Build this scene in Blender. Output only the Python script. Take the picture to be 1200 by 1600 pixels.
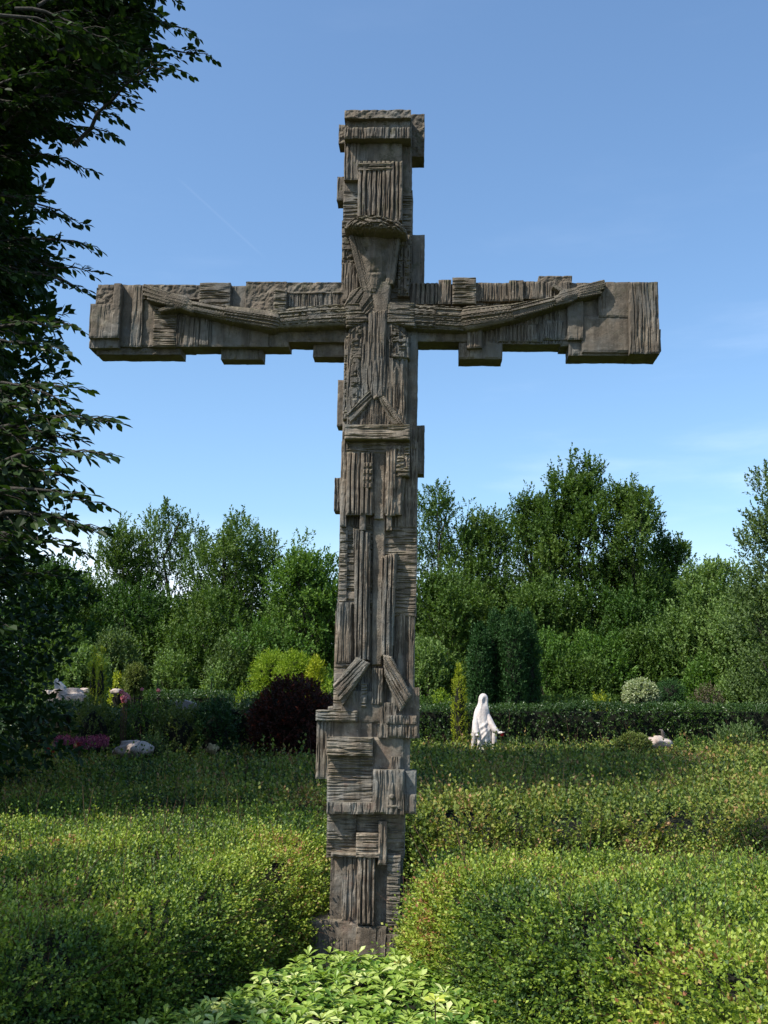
import bpy, math, random
import numpy as np
from mathutils import Matrix, Vector, noise as mnoise

for o in list(bpy.data.objects): bpy.data.objects.remove(o)
scene = bpy.context.scene
col = scene.collection
R = math.radians

# ------------------------------------------------------------------ camera
FPX = 1689.0                      # focal length in pixels of the 1200 x 1600 photograph
PITCH = R(9.6)
CAM = np.array([0.0, 0.0, 1.6])
cam_d = bpy.data.cameras.new('camera'); cam = bpy.data.objects.new('camera', cam_d); col.objects.link(cam)
cam.location = CAM; cam.rotation_euler = (R(90) + PITCH, 0, 0)
cam_d.sensor_fit = 'VERTICAL'; cam_d.sensor_height = 36.0; cam_d.lens = 36.0 * FPX / 1600.0
cam_d.clip_start = 0.1; cam_d.clip_end = 3000
scene.camera = cam

# ------------------------------------------------------------------ light
SUN = np.array([-0.55, -0.33, 0.80]); SUN /= np.linalg.norm(SUN)
EXPOSURE = 0.46
SKY_STRENGTH = 0.15
elev = math.asin(SUN[2]); az = math.atan2(SUN[0], SUN[1])
world = bpy.data.worlds.new('World'); scene.world = world; world.use_nodes = True
wt = world.node_tree; wt.nodes.clear()
W = lambda t: wt.nodes.new(t)
wout = W('ShaderNodeOutputWorld'); bg = W('ShaderNodeBackground'); sky = W('ShaderNodeTexSky')
sky.sky_type = 'NISHITA'; sky.sun_disc = False; sky.sun_elevation = elev; sky.sun_rotation = az
sky.air_density = 1.0; sky.dust_density = 1.3; sky.ozone_density = 1.6
tc = W('ShaderNodeTexCoord')
def wmath(op, a, b=None, c=None):
    n = W('ShaderNodeMath'); n.operation = op
    for i, v in enumerate((a, b, c)):
        if v is None: continue
        if isinstance(v, (int, float)): n.inputs[i].default_value = v
        else: wt.links.new(v, n.inputs[i])
    return n.outputs[0]
sep = W('ShaderNodeSeparateXYZ'); wt.links.new(tc.outputs['Generated'], sep.inputs[0])
mp = W('ShaderNodeMapping'); mp.inputs['Scale'].default_value = (1.2, 1.0, 6.0); mp.inputs['Rotation'].default_value = (0, 0.12, 0)
wt.links.new(tc.outputs['Generated'], mp.inputs[0])
nz = W('ShaderNodeTexNoise'); nz.inputs['Scale'].default_value = 2.6; nz.inputs['Detail'].default_value = 7; nz.inputs['Roughness'].default_value = .55
wt.links.new(mp.outputs[0], nz.inputs['Vector'])
def wrange(v, a, b, c=0., d=1.):
    n = W('ShaderNodeMapRange'); n.interpolation_type = 'SMOOTHSTEP'
    wt.links.new(v, n.inputs[0])
    for i, q in enumerate((a, b, c, d)): n.inputs[i+1].default_value = q
    return n.outputs[0]
wisps = wmath('MULTIPLY', wrange(nz.outputs[0], .52, .78), wrange(sep.outputs[2], .50, .10, 0.02, .17))
mp2 = W('ShaderNodeMapping'); mp2.inputs['Scale'].default_value = (1, 1, 3.0); mp2.inputs['Location'].default_value = (.3, .1, 0)
wt.links.new(tc.outputs['Generated'], mp2.inputs[0])
nz2 = W('ShaderNodeTexNoise'); nz2.inputs['Scale'].default_value = 3.2; nz2.inputs['Detail'].default_value = 6
wt.links.new(mp2.outputs[0], nz2.inputs['Vector'])
low = wmath('MULTIPLY', wrange(nz2.outputs[0], .36, .56), wrange(sep.outputs[2], .17, .075))
leftness = wrange(sep.outputs[0], -.05, -.25, .25, 1.)
low = wmath('MULTIPLY', low, leftness)
def dirv(px, py):
    a, b = (px-600)/FPX, (800-py)/FPX; v = np.array([a, math.cos(PITCH)-b*math.sin(PITCH), math.sin(PITCH)+b*math.cos(PITCH)]); return v/np.linalg.norm(v)
c0, c1 = dirv(285, 285), dirv(405, 395); cn = np.cross(c0, c1); cn /= np.linalg.norm(cn); cm = (c0+c1)/2; cm /= np.linalg.norm(cm)
def wdot(v):
    n = W('ShaderNodeVectorMath'); n.operation = 'DOT_PRODUCT'; wt.links.new(tc.outputs['Generated'], n.inputs[0]); n.inputs[1].default_value = tuple(v); return n.outputs['Value']
trail = wmath('MULTIPLY', wrange(wmath('ABSOLUTE', wdot(cn)), .0016, .0002, 0., .018), wrange(wdot(cm), .9985, .9995))
cl = wmath('MINIMUM', wmath('ADD', wmath('ADD', wisps, low), trail), .92)
mixw = W('ShaderNodeMix'); mixw.data_type = 'RGBA'
wt.links.new(cl, mixw.inputs[0]); mixw.inputs[7].default_value = (7.6, 8.2, 9.2, 1)
wb = W('ShaderNodeMix'); wb.data_type = 'RGBA'; wb.blend_type = 'MULTIPLY'; wb.inputs[0].default_value = 1; wb.inputs[7].default_value = (.84, 1.0, 1.09, 1)
wt.links.new(sky.outputs[0], wb.inputs[6]); wt.links.new(wb.outputs[2], mixw.inputs[6]); wt.links.new(mixw.outputs[2], bg.inputs[0]); bg.inputs[1].default_value = SKY_STRENGTH
wt.links.new(bg.outputs[0], wout.inputs[0])

sd = bpy.data.lights.new('sun', 'SUN'); sd.energy = 5.0; sd.angle = R(0.53); sd.color = (1.0, .95, .85)
so = bpy.data.objects.new('sun', sd); col.objects.link(so)
so.rotation_euler = Vector(SUN).to_track_quat('Z', 'Y').to_euler(); so.location = (-30, -20, 40)

scene.render.engine = 'CYCLES'
scene.view_settings.view_transform = 'Standard'; scene.view_settings.look = 'None'
scene.view_settings.exposure = EXPOSURE; scene.view_settings.gamma = 1.0
scene.view_settings.use_curve_mapping = False
scene.cycles.max_bounces = 6; scene.cycles.diffuse_bounces = 3; scene.cycles.transmission_bounces = 3

# ------------------------------------------------------------------ helpers
def ray(px, py):
    px = np.asarray(px, float); py = np.asarray(py, float)
    F = np.array([0, math.cos(PITCH), math.sin(PITCH)]); U = np.array([0, -math.sin(PITCH), math.cos(PITCH)])
    a = (px - 600) / FPX; b = (800 - py) / FPX
    return F + a[..., None] * np.array([1., 0, 0]) + b[..., None] * U
def at(px, py, Y):
    d = ray(px, py); t = np.asarray(Y, float) / d[..., 1]
    return CAM + d * t[..., None]
def project(P):
    d = P - CAM
    F = np.array([0, math.cos(PITCH), math.sin(PITCH)]); U = np.array([0, -math.sin(PITCH), math.cos(PITCH)])
    z = d @ F
    return 600 + d[:, 0] / z * FPX, 800 - (d @ U) / z * FPX, z

def norm(v):
    return v / np.maximum(np.linalg.norm(v, axis=-1, keepdims=True), 1e-9)
def hsh(i, j, seed):
    n = (i.astype(np.int64) * 73856093) ^ (j.astype(np.int64) * 19349663) ^ (seed * 83492791 + 1013)
    n = (n ^ (n >> 13)) * 1274126177; n = n & 0x7fffffff; n = (n ^ (n >> 16)) & 0xffffff
    return n / float(0xffffff)
def vn(a, b, seed=0):
    a = np.asarray(a, float) + 1000.; b = np.asarray(b, float) + 1000.
    i = np.floor(a); j = np.floor(b); u = a - i; v = b - j
    u = u*u*(3-2*u); v = v*v*(3-2*v)
    return ((hsh(i, j, seed)*(1-u) + hsh(i+1, j, seed)*u)*(1-v) + (hsh(i, j+1, seed)*(1-u) + hsh(i+1, j+1, seed)*u)*v)
def fbm(a, b, seed=0, o=4):
    s = 0; w = .5
    for k in range(o):
        s = s + w*vn(np.asarray(a)*2**k, np.asarray(b)*2**k, seed+k*17); w *= .5
    return s
def sst(x, a, b):
    t = np.clip((x-a)/(b-a), 0, 1); return t*t*(3-2*t)

def poly_in(pts):
    pts = np.array(pts, float)
    def f(x, y):
        x = np.asarray(x, float); y = np.asarray(y, float); ins = np.zeros(x.shape, bool); md = np.full(x.shape, 99.)
        for i in range(len(pts)):
            ax, ay = pts[i-1]; bx, by = pts[i]
            c = ((ay > y) != (by > y)) & (x < (bx-ax)*(y-ay)/((by-ay) if by != ay else 1e-9)+ax); ins ^= c
            t = np.clip(((x-ax)*(bx-ax)+(y-ay)*(by-ay))/((bx-ax)**2+(by-ay)**2), 0, 1); md = np.minimum(md, np.hypot(x-ax-t*(bx-ax), y-ay-t*(by-ay)))
        return np.where(ins, md, -md)
    return f
def tag(o, label=None, cat=None, group=None, kind=None):
    if label: o['label'] = label
    if cat: o['category'] = cat
    if group: o['group'] = group
    if kind: o['kind'] = kind
    return o
def link(o, parent=None):
    col.objects.link(o)
    if parent is not None: o.parent = parent
    return o
def empty(name, loc, label=None, cat=None, group=None, mat=None):
    o = bpy.data.objects.new(name, None); col.objects.link(o); o.empty_display_size = .2
    if mat is not None: o.matrix_world = mat
    else: o.location = [float(c) for c in loc]
    return tag(o, label, cat, group)
def mesh_np(name, V, loops, starts, mats, midx=None, rnd=None, smooth=False, parent=None):
    me = bpy.data.meshes.new(name)
    me.vertices.add(len(V)); me.vertices.foreach_set('co', np.ascontiguousarray(V, dtype=np.float32).ravel())
    me.loops.add(len(loops)); me.loops.foreach_set('vertex_index', np.ascontiguousarray(loops, dtype=np.int32))
    me.polygons.add(len(starts)); me.polygons.foreach_set('loop_start', np.ascontiguousarray(starts, dtype=np.int32))
    if midx is not None: me.polygons.foreach_set('material_index', np.ascontiguousarray(midx, dtype=np.int32))
    if smooth: me.polygons.foreach_set('use_smooth', np.ones(len(starts), dtype=bool))
    else: me.polygons.foreach_set('use_smooth', np.zeros(len(starts), dtype=bool))
    me.update(calc_edges=True)
    for m in (mats if isinstance(mats, (list, tuple)) else [mats]): me.materials.append(m)
    if rnd is not None:
        a = me.attributes.new('rnd', 'FLOAT', 'FACE'); a.data.foreach_set('value', np.ascontiguousarray(rnd, dtype=np.float32))
    return link(bpy.data.objects.new(name, me), parent)
class MB:
    """collects polygons of any kind into one mesh"""
    def __init__(s): s.V = []; s.F = []; s.M = []; s.Rn = []; s.n = 0
    def add(s, V, faces, m=0, rnd=None):
        V = np.asarray(V, float).reshape(-1, 3); faces = np.asarray(faces)
        s.V.append(V); s.F.append(faces + s.n); s.M.append(np.full(len(faces), m)); s.n += len(V)
        s.Rn.append(np.full(len(faces), .5) if rnd is None else (np.full(len(faces), rnd) if np.isscalar(rnd) else rnd))
    def build(s, name, mats, parent=None, smooth=False):
        V = np.concatenate(s.V); loops = np.concatenate([f.ravel() for f in s.F])
        lens = np.concatenate([np.full(len(f), f.shape[1]) for f in s.F]); starts = np.concatenate([[0], np.cumsum(lens)[:-1]])
        return mesh_np(name, V, loops, starts, mats, np.concatenate(s.M), np.concatenate(s.Rn), smooth, parent)
def tube(mb, pts, rad, n=6, m=0, wob=0.0, rng=None):
    pts = np.asarray(pts, float); k = len(pts); rad = np.asarray(rad, float)
    T = np.gradient(pts, axis=0); T = norm(T)
    ref = np.array([0, 0, 1.]) if abs(T[0][2]) < .9 else np.array([1., 0, 0])
    A = norm(np.cross(T, ref)); B = np.cross(T, A)
    th = np.arange(n) * 2*math.pi/n
    V = pts[:, None] + rad[:, None, None] * (np.cos(th)[None, :, None]*A[:, None] + np.sin(th)[None, :, None]*B[:, None])
    if wob and rng is not None: V = V + rng.normal(0, 1, V.shape) * wob * rad[:, None, None]
    i = np.arange(k-1)[:, None]*n; j = np.arange(n)[None]
    F = np.stack([i+j, i+(j+1) % n, i+n+(j+1) % n, i+n+j], -1).reshape(-1, 4)
    mb.add(V.reshape(-1, 3), F, m)

# ---- leaves
def orth(T, N):
    N = N - (N*T).sum(-1, keepdims=True)*T
    return norm(N)
def add_leaves(mb, B, T, N, L, Wd, rnd, m=0, shape='rhomb', fold=.12, droop=.0):
    T = norm(T); N = orth(T, N); S = np.cross(T, N); n = len(B)
    L = np.broadcast_to(L, (n,))[:, None]; Wd = np.broadcast_to(Wd, (n,))[:, None]
    if shape == 'rhomb':
        V = np.stack([B, B+T*L*.48+S*Wd*.5+N*fold*Wd, B+T*L-N*droop*L, B+T*L*.48-S*Wd*.5+N*fold*Wd], 1)
        b = np.arange(n)[:, None]*4
        F = np.concatenate([b+np.array([0, 1, 2]), b+np.array([0, 2, 3])], 1).reshape(-1, 3); rr = np.repeat(rnd, 2)
    else:
        c = [(0, 0, 0), (.28, .42, 1), (.62, .46, 1), (1.0, 0, 0), (.62, -.46, 1), (.28, -.42, 1), (.34, 0, -.3), (.68, 0, -.3)]
        if shape == 'obov': c = [(0, 0, 0), (.35, .25, 1), (.72, .5, 1), (1.0, 0, 0), (.72, -.5, 1), (.35, -.25, 1), (.34, 0, -.3), (.72, 0, -.3)]
        V = np.stack([B+T*L*a + S*Wd*w + N*(fold*Wd*z - droop*L*a*a) for a, w, z in c], 1)
        b = np.arange(n)[:, None]*8
        fs = [(0, 1, 6), (1, 2, 6), (2, 7, 6), (2, 3, 7), (3, 4, 7), (4, 6, 7), (4, 5, 6), (5, 0, 6)]
        F = np.concatenate([b+np.array(f) for f in fs], 1).reshape(-1, 3); rr = np.repeat(rnd, 8)
    mb.add(V.reshape(-1, 3), F, m, rr)
def sprigs(rng, P, D, L, nl, ll, lw, rn, up=.5, spread=1.0, jit=.25, flat=0.0):
    """nl leaves set round a shoot that starts at P and runs along D"""
    n = len(P); D = norm(D); L = np.broadcast_to(L, (n,)); ref = np.tile(np.array([.31, .17, .93]), (n, 1))
    A = norm(np.cross(D, ref)); Bv = np.cross(D, A); ph = rng.uniform(0, 6.28, n)
    out = [[], [], [], [], [], []]; Z = np.array([0, 0, 1.])
    for k in range(nl):
        s = (k+.6)/nl
        ang = ph + k*2.4
        o = np.cos(ang)[:, None]*A + np.sin(ang)[:, None]*Bv
        T = norm(o*spread*(1-.5*s) + D*(.35+.6*s) + Z*.1 + rng.normal(0, jit, (n, 3)))
        if flat: T = norm(T*np.array([1, 1, 1-flat]))
        N = norm(Z*up + D*.5 + rng.normal(0, jit, (n, 3)))
        out[0].append(P + D*(L*s)[:, None] + rng.normal(0, .01, (n, 3))*L[:, None]); out[1].append(T); out[2].append(N)
        sc = rng.uniform(.7, 1.15, n); out[3].append(ll*sc); out[4].append(lw*sc); out[5].append(np.clip(rn + rng.normal(0, .10, n) + .15*(s-.5), 0, 1))
    return [np.concatenate(q) for q in out]

# ------------------------------------------------------------------ materials
def nt(name):
    m = bpy.data.materials.new(name); m.use_nodes = True; t = m.node_tree; t.nodes.clear(); return m, t
def ramp(t, fac, stops):
    r = t.nodes.new('ShaderNodeValToRGB'); e = r.color_ramp.elements
    while len(e) < len(stops): e.new(.5)
    for q, (p, c) in zip(e, stops): q.position = p; q.color = (*c, 1)
    t.links.new(fac, r.inputs[0]); return r.outputs[0]
def leaf_mat(name, stops, trans=.3, rough=.45, spec=.4, obj_random=False, tint=(1.25, 1.35, .5)):
    m, t = nt(name); out = t.nodes.new('ShaderNodeOutputMaterial')
    if obj_random: f = t.nodes.new('ShaderNodeObjectInfo').outputs['Random']
    else:
        a = t.nodes.new('ShaderNodeAttribute'); a.attribute_name = 'rnd'; f = a.outputs['Fac']
    c = ramp(t, f, stops)
    p = t.nodes.new('ShaderNodeBsdfPrincipled'); t.links.new(c, p.inputs['Base Color']); p.inputs['Roughness'].default_value = rough
    p.inputs['Specular IOR Level'].default_value = spec
    tr = t.nodes.new('ShaderNodeBsdfTranslucent')
    mu = t.nodes.new('ShaderNodeMix'); mu.data_type = 'RGBA'; mu.blend_type = 'MULTIPLY'; mu.inputs[0].default_value = 1
    t.links.new(c, mu.inputs[6]); mu.inputs[7].default_value = (*tint, 1); t.links.new(mu.outputs[2], tr.inputs[0])
    mx = t.nodes.new('ShaderNodeMixShader'); mx.inputs[0].default_value = trans
    t.links.new(p.outputs[0], mx.inputs[1]); t.links.new(tr.outputs[0], mx.inputs[2]); t.links.new(mx.outputs[0], out.inputs[0])
    return m
def rough_mat(name, c1, c2, scale=8, bump=.4, rough=.9, stretch=(1, 1, 1), c3=None, bscale=None):
    m, t = nt(name); out = t.nodes.new('ShaderNodeOutputMaterial'); p = t.nodes.new('ShaderNodeBsdfPrincipled')
    g = t.nodes.new('ShaderNodeTexCoord'); mpn = t.nodes.new('ShaderNodeMapping'); mpn.inputs['Scale'].default_value = stretch
    t.links.new(g.outputs['Object'], mpn.inputs[0])
    n = t.nodes.new('ShaderNodeTexNoise'); n.inputs['Scale'].default_value = scale; n.inputs['Detail'].default_value = 8; n.inputs['Roughness'].default_value = .65
    t.links.new(mpn.outputs[0], n.inputs['Vector'])
    st = [(.32, c1), (.68, c2)] if c3 is None else [(.3, c1), (.55, c2), (.75, c3)]
    t.links.new(ramp(t, n.outputs[0], st), p.inputs['Base Color']); p.inputs['Roughness'].default_value = rough; p.inputs['Specular IOR Level'].default_value = .25
    n2 = t.nodes.new('ShaderNodeTexNoise'); n2.inputs['Scale'].default_value = bscale or scale*5; n2.inputs['Detail'].default_value = 6
    t.links.new(mpn.outputs[0], n2.inputs['Vector'])
    b = t.nodes.new('ShaderNodeBump'); b.inputs['Strength'].default_value = bump; b.inputs['Distance'].default_value = .02
    t.links.new(n2.outputs[0], b.inputs['Height']); t.links.new(b.outputs[0], p.inputs['Normal']); t.links.new(p.outputs[0], out.inputs[0])
    return m

def stone_mat():
    m, t = nt('weathered_cast_stone'); N = t.nodes.new; out = N('ShaderNodeOutputMaterial'); p = N('ShaderNodeBsdfPrincipled')
    g = N('ShaderNodeTexCoord'); geo = N('ShaderNodeNewGeometry')
    def noise(scale, detail=6, rough=.6, st=(1, 1, 1)):
        mpn = N('ShaderNodeMapping'); mpn.inputs['Scale'].default_value = st; t.links.new(g.outputs['Object'], mpn.inputs[0])
        n = N('ShaderNodeTexNoise'); n.inputs['Scale'].default_value = scale; n.inputs['Detail'].default_value = detail; n.inputs['Roughness'].default_value = rough
        t.links.new(mpn.outputs[0], n.inputs['Vector']); return n.outputs[0]
    def rng_(v, a, b, c=0., d=1.):
        n = N('ShaderNodeMapRange'); t.links.new(v, n.inputs[0])
        for i, q in enumerate((a, b, c, d)): n.inputs[i+1].default_value = q
        return n.outputs[0]
    def mul(a, b):
        n = N('ShaderNodeMath'); n.operation = 'MULTIPLY'
        for i, v in enumerate((a, b)):
            if isinstance(v, float): n.inputs[i].default_value = v
            else: t.links.new(v, n.inputs[i])
        return n.outputs[0]
    def mixc(f, a, b):
        n = N('ShaderNodeMix'); n.data_type = 'RGBA'; t.links.new(f, n.inputs[0])
        for i, v in ((6, a), (7, b)):
            if isinstance(v, tuple): n.inputs[i].default_value = (*v, 1)
            else: t.links.new(v, n.inputs[i])
        return n.outputs[2]
    base = ramp(t, noise(9, 10, .7), [(.28, (.070, .052, .037)), (.48, (.165, .128, .094)), (.68, (.320, .265, .205))])
    base = mixc(mul(rng_(noise(2.2, 4), .48, .64), .85), base, (.175, .180, .172))                 # grey washed areas
    base = mixc(mul(rng_(noise(3.0, 6, .7, (3.5, 3.5, .5)), .46, .66), .9), base, (.050, .043, .034))  # dark run stains
    base = mixc(mul(rng_(noise(70, 3, .7), .66, .72), .7), base, (.40, .37, .32))                     # pale grit
    base = mixc(mul(rng_(noise(26, 4, .7), .60, .70), .6), base, (.055, .047, .038))
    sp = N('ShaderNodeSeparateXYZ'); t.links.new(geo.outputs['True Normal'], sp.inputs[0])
    ups = mul(rng_(sp.outputs[2], .35, .75), rng_(noise(14, 5, .7), .36, .50))
    tz = N('ShaderNodeSeparateXYZ'); t.links.new(g.outputs['Object'], tz.inputs[0]); ups = mul(ups, rng_(tz.outputs[2], 2.2, 4.2, .25, 1.)); base = mixc(ups, base, ramp(t, noise(45), [(.4, (.050, .055, .022)), (.62, (.24, .21, .13))]))      # moss on ledges
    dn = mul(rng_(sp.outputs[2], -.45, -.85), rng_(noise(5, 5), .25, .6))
    base = mixc(mul(dn, .85), base, (.15, .120, .045))                                                  # ochre tint on downward faces
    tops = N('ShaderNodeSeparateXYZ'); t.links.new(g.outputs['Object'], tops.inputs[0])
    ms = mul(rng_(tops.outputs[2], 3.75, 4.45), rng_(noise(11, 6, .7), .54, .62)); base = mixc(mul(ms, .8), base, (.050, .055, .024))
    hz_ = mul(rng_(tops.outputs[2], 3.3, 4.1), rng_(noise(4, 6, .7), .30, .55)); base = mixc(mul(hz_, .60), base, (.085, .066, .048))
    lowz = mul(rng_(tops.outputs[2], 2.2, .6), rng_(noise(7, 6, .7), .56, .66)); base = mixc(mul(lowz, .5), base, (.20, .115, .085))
    t.links.new(base, p.inputs['Base Color']); p.inputs['Roughness'].default_value = .88; p.inputs['Specular IOR Level'].default_value = .3
    b1 = N('ShaderNodeBump'); b1.inputs['Strength'].default_value = .6; b1.inputs['Distance'].default_value = .008; t.links.new(noise(55, 8, .75), b1.inputs['Height'])
    b2 = N('ShaderNodeBump'); b2.inputs['Strength'].default_value = .5; b2.inputs['Distance'].default_value = .010; t.links.new(noise(16, 6, .7), b2.inputs['Height'])
    t.links.new(b1.outputs[0], b2.inputs['Normal']); t.links.new(b2.outputs[0], p.inputs['Normal']); t.links.new(p.outputs[0], out.inputs[0])
    return m
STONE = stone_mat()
BARK = rough_mat('bark', (.022, .019, .015), (.06, .052, .042), 12, .6, stretch=(1, 1, .25))
TWIG = rough_mat('twig', (.04, .022, .015), (.11, .055, .035), 30, .2)
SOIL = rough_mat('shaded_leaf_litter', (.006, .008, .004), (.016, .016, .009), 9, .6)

# ------------------------------------------------------------------ ground
def ground():
    n = 60; xs = np.linspace(-400, 400, n); ys = np.linspace(-200, 900, n)
    X, Y = np.meshgrid(xs, ys); Z = np.zeros_like(X)
    V = np.stack([X, Y, Z], -1).reshape(-1, 3); i = np.arange(n-1)[:, None]*n + np.arange(n-1)[None]
    F = np.stack([i, i+1, i+n+1, i+n], -1).reshape(-1, 4)
    mb = MB(); mb.add(V, F)
    m = rough_mat('lawn_soil', (.03, .045, .014), (.06, .075, .026), .8, .5, c3=(.07, .06, .035), bscale=40)
    tag(mb.build('ground', m), kind='structure')
ground()
def bed_soil():
    n = 50; X, Y = np.meshgrid(np.linspace(-8, 9.5, n), np.linspace(2.2, 21.5, n)); q = (np.arange(n-1)[:, None]*n+np.arange(n-1)[None])
    mb = MB(); mb.add(np.stack([X, Y, .01+.03*fbm(X*2, Y*2, 4)], -1).reshape(-1, 3), np.stack([q, q+1, q+n+1, q+n], -1).reshape(-1, 4)); tag(mb.build('soil', SOIL), kind='structure')
bed_soil()

# ================================================================== THE STONE CROSS
YAW = R(2.5); LEAN = R(1.0)
O = np.array([-0.10, 7.0, 0.0])
nf = np.array([-math.sin(YAW), -math.cos(YAW), 0.0])
ez = norm(np.array([math.sin(LEAN), 0, math.cos(LEAN)])); ex = norm(np.cross(-nf, ez)); 
# local axes: x = ex, y = -nf (into the stone), z = ez
ez = np.cross(ex, -nf)
def LP(px, py, p):
    d = ray(px, py); den = d @ nf; t = (((O + nf*p - CAM) @ nf)) / den
    P = CAM + d*t[..., None] - O
    return P @ ex, P @ ez
MW = Matrix([[ex[0], -nf[0], ez[0], O[0]], [ex[1], -nf[1], ez[1], O[1]], [ex[2], -nf[2], ez[2], O[2]], [0, 0, 0, 1]])
cross = empty('stone_crucifix', O, 'tall weathered grey stone crucifix with carved figure standing between the low shrub beds', 'crucifix', mat=MW)

def grain(a, b, seed):
    a = a + 1.3*vn(b*.6, a*.15, seed+5)
    n = .65*vn(a, b, seed) + .35*vn(a*2.3, b*1.7, seed+3)
    return sst(n, .50, .34)
def pat(kind, X, Z, seed):
    if kind == 'v': return .011*grain(X/.0068, Z/.16, seed) + .006*grain(X/.021, Z/.3, seed+9) + .008*(vn(X/.05, Z/.25, seed+2)-.5)
    if kind == 'h': return .011*grain(Z/.0066, X/.13, seed) + .005*grain(Z/.024, X/.2, seed+9) + .006*(vn(Z/.05, X/.2, seed+2)-.5)
    if kind == 'r':                                              # bold separate ribs
        w = X/.031 + .5*vn(Z/.5, X/.12, seed); f = np.abs(w - np.floor(w) - .5)*2
        return .024*sst(f, .55, .92)*sst(vn(Z/.25, np.floor(w), seed), .12, .3) + .009*grain(X/.0075, Z/.2, seed) + .006*(hsh(np.floor(w), np.floor(w)*0, seed)-.5)
    if kind == 'm':
        c = hsh(np.floor(X/.045), np.floor(Z/.085 + hsh(np.floor(X/.045), X*0, seed)), seed)
        return np.where(c > .5, .013*grain(X/.009, Z/.07, seed), .013*grain(Z/.009, X/.07, seed+1)) + .010*(c-.5) + .012*sst(fbm(X/.03, Z/.03, seed), .55, .72)
    if kind == 'w':                                              # gnarled, pitted
        return .030*fbm(X/.03, Z/.03, seed, 3)
    if kind == 'dots':
        u = (X/.024) % 1; w = (Z/.045) % 1
        return .018*sst(np.maximum(abs(u-.5), abs(w-.5)), .26, .36)
    if kind == 'g': return .006*grain(X/.014, Z/.20, seed)*sst(fbm(X/.15, Z/.15, seed+4), .40, .55) + .008*fbm(X/.05, Z/.05, seed, 4)
    return .006*fbm(X/.09, Z/.09, seed, 3)

def block(name, x0, y0, x1, y1, p, back=-.06, kind='s', seed=None, parent=None, taper=0, label=None):
    seed = int(x0*7+y0*3) if seed is None else seed
    xm, ym = (x0+x1)/2, (y0+y1)/2
    X0 = float(LP(x0, ym, p)[0]); X1 = float(LP(x1, ym, p)[0]); Z1 = float(LP(xm, y0, p)[1]); Z0 = float(LP(xm, y1, p)[1])
    w, h = X1-X0, Z1-Z0
    ra = {'v': (.0036, .012), 'r': (.0036, .012), 'h': (.012, .0036), 'm': (.0055, .0055), 'dots': (.0045, .006), 'w': (.007, .007), 'g': (.006, .012)}.get(kind, (.016, .016))
    nx = max(4, int(w/ra[0])); nz = max(4, int(h/ra[1]))
    u = np.linspace(0, 1, nx+1); v = np.linspace(0, 1, nz+1)
    b = .005
    xs = X0 + w*u; zs = Z0 + h*v
    X, Z = np.meshgrid(xs, zs)
    d = pat(kind, X, Z, seed)
    ed = np.minimum(np.minimum(X-X0, X1-X), np.minimum(Z-Z0, Z1-Z))
    d = d*(.35+.65*sst(ed, 0, .012)) + .006*(1-sst(ed, 0, .007)) + .008*(1-sst(ed, 0, .02))*sst(vn(X/.03, Z/.03, seed+77), .55, .9)
    Yc = -p + d
    taperx = taper*(Z-Z0)/h
    V = [np.stack([X + taperx, Yc, Z], -1).reshape(-1, 3)]
    q = (np.arange(nz)[:, None]*(nx+1) + np.arange(nx)[None])
    F = [np.stack([q, q+1, q+nx+2, q+nx+1], -1).reshape(-1, 4)]
    # border ring, counter clockwise seen from the front
    W1 = nx+1
    ring = np.concatenate([np.arange(nx), np.arange(nz)*W1+nx, (nz*W1+np.arange(nx, 0, -1)), np.arange(nz, 0, -1)*W1])
    rv = V[0][ring]; k = len(ring); base = len(V[0]); prev = ring
    depth = back*-1
    segs = max(1, int((p-back)/.05))
    for s in range(1, segs+1):
        f = s/segs; r2 = rv.copy(); r2[:, 1] = rv[:, 1]*(1-f) + depth*f
        cx = np.array([(X0+X1)/2, 0, (Z0+Z1)/2]); n2 = r2 - cx; n2[:, 1] = 0
        r2[:, 0] += np.sign(n2[:, 0])*.004*(fbm(r2[:, 1]/.02+r2[:, 2]/.03, r2[:, 2]/.05, seed+5)-.5)
        r2[:, 2] += .004*(fbm(r2[:, 1]/.02, r2[:, 0]/.05, seed+6)-.5)
        V.append(r2); idx = np.arange(base, base+k); base += k
        F.append(np.stack([prev, idx, np.roll(idx, -1), np.roll(prev, -1)], -1)); prev = idx
    mb = MB(); V = np.concatenate(V)
    # shared unevenness of hand-cast stone
    V[:, 1] += .006*(fbm(V[:, 0]/.11, V[:, 2]/.11, 3, 3)-.45)
    V[:, 0] += .005*(fbm(V[:, 2]/.05, V[:, 1]/.05, seed+4, 3)-.45); V[:, 2] += .006*(fbm(V[:, 0]/.05, V[:, 1]/.05, seed+8, 3)-.45)
    mb.add(V, np.concatenate(F))
    o = mb
    ob = None
    # back cap as one polygon
    loops = np.concatenate([np.concatenate(F).ravel(), prev[::-1]]); cnt = sum(len(f) for f in F)
    starts = np.concatenate([np.arange(cnt)*4, [cnt*4]])
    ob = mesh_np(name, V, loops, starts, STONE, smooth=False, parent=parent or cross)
    if label: ob['label'] = label
    return ob

B = block
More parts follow.
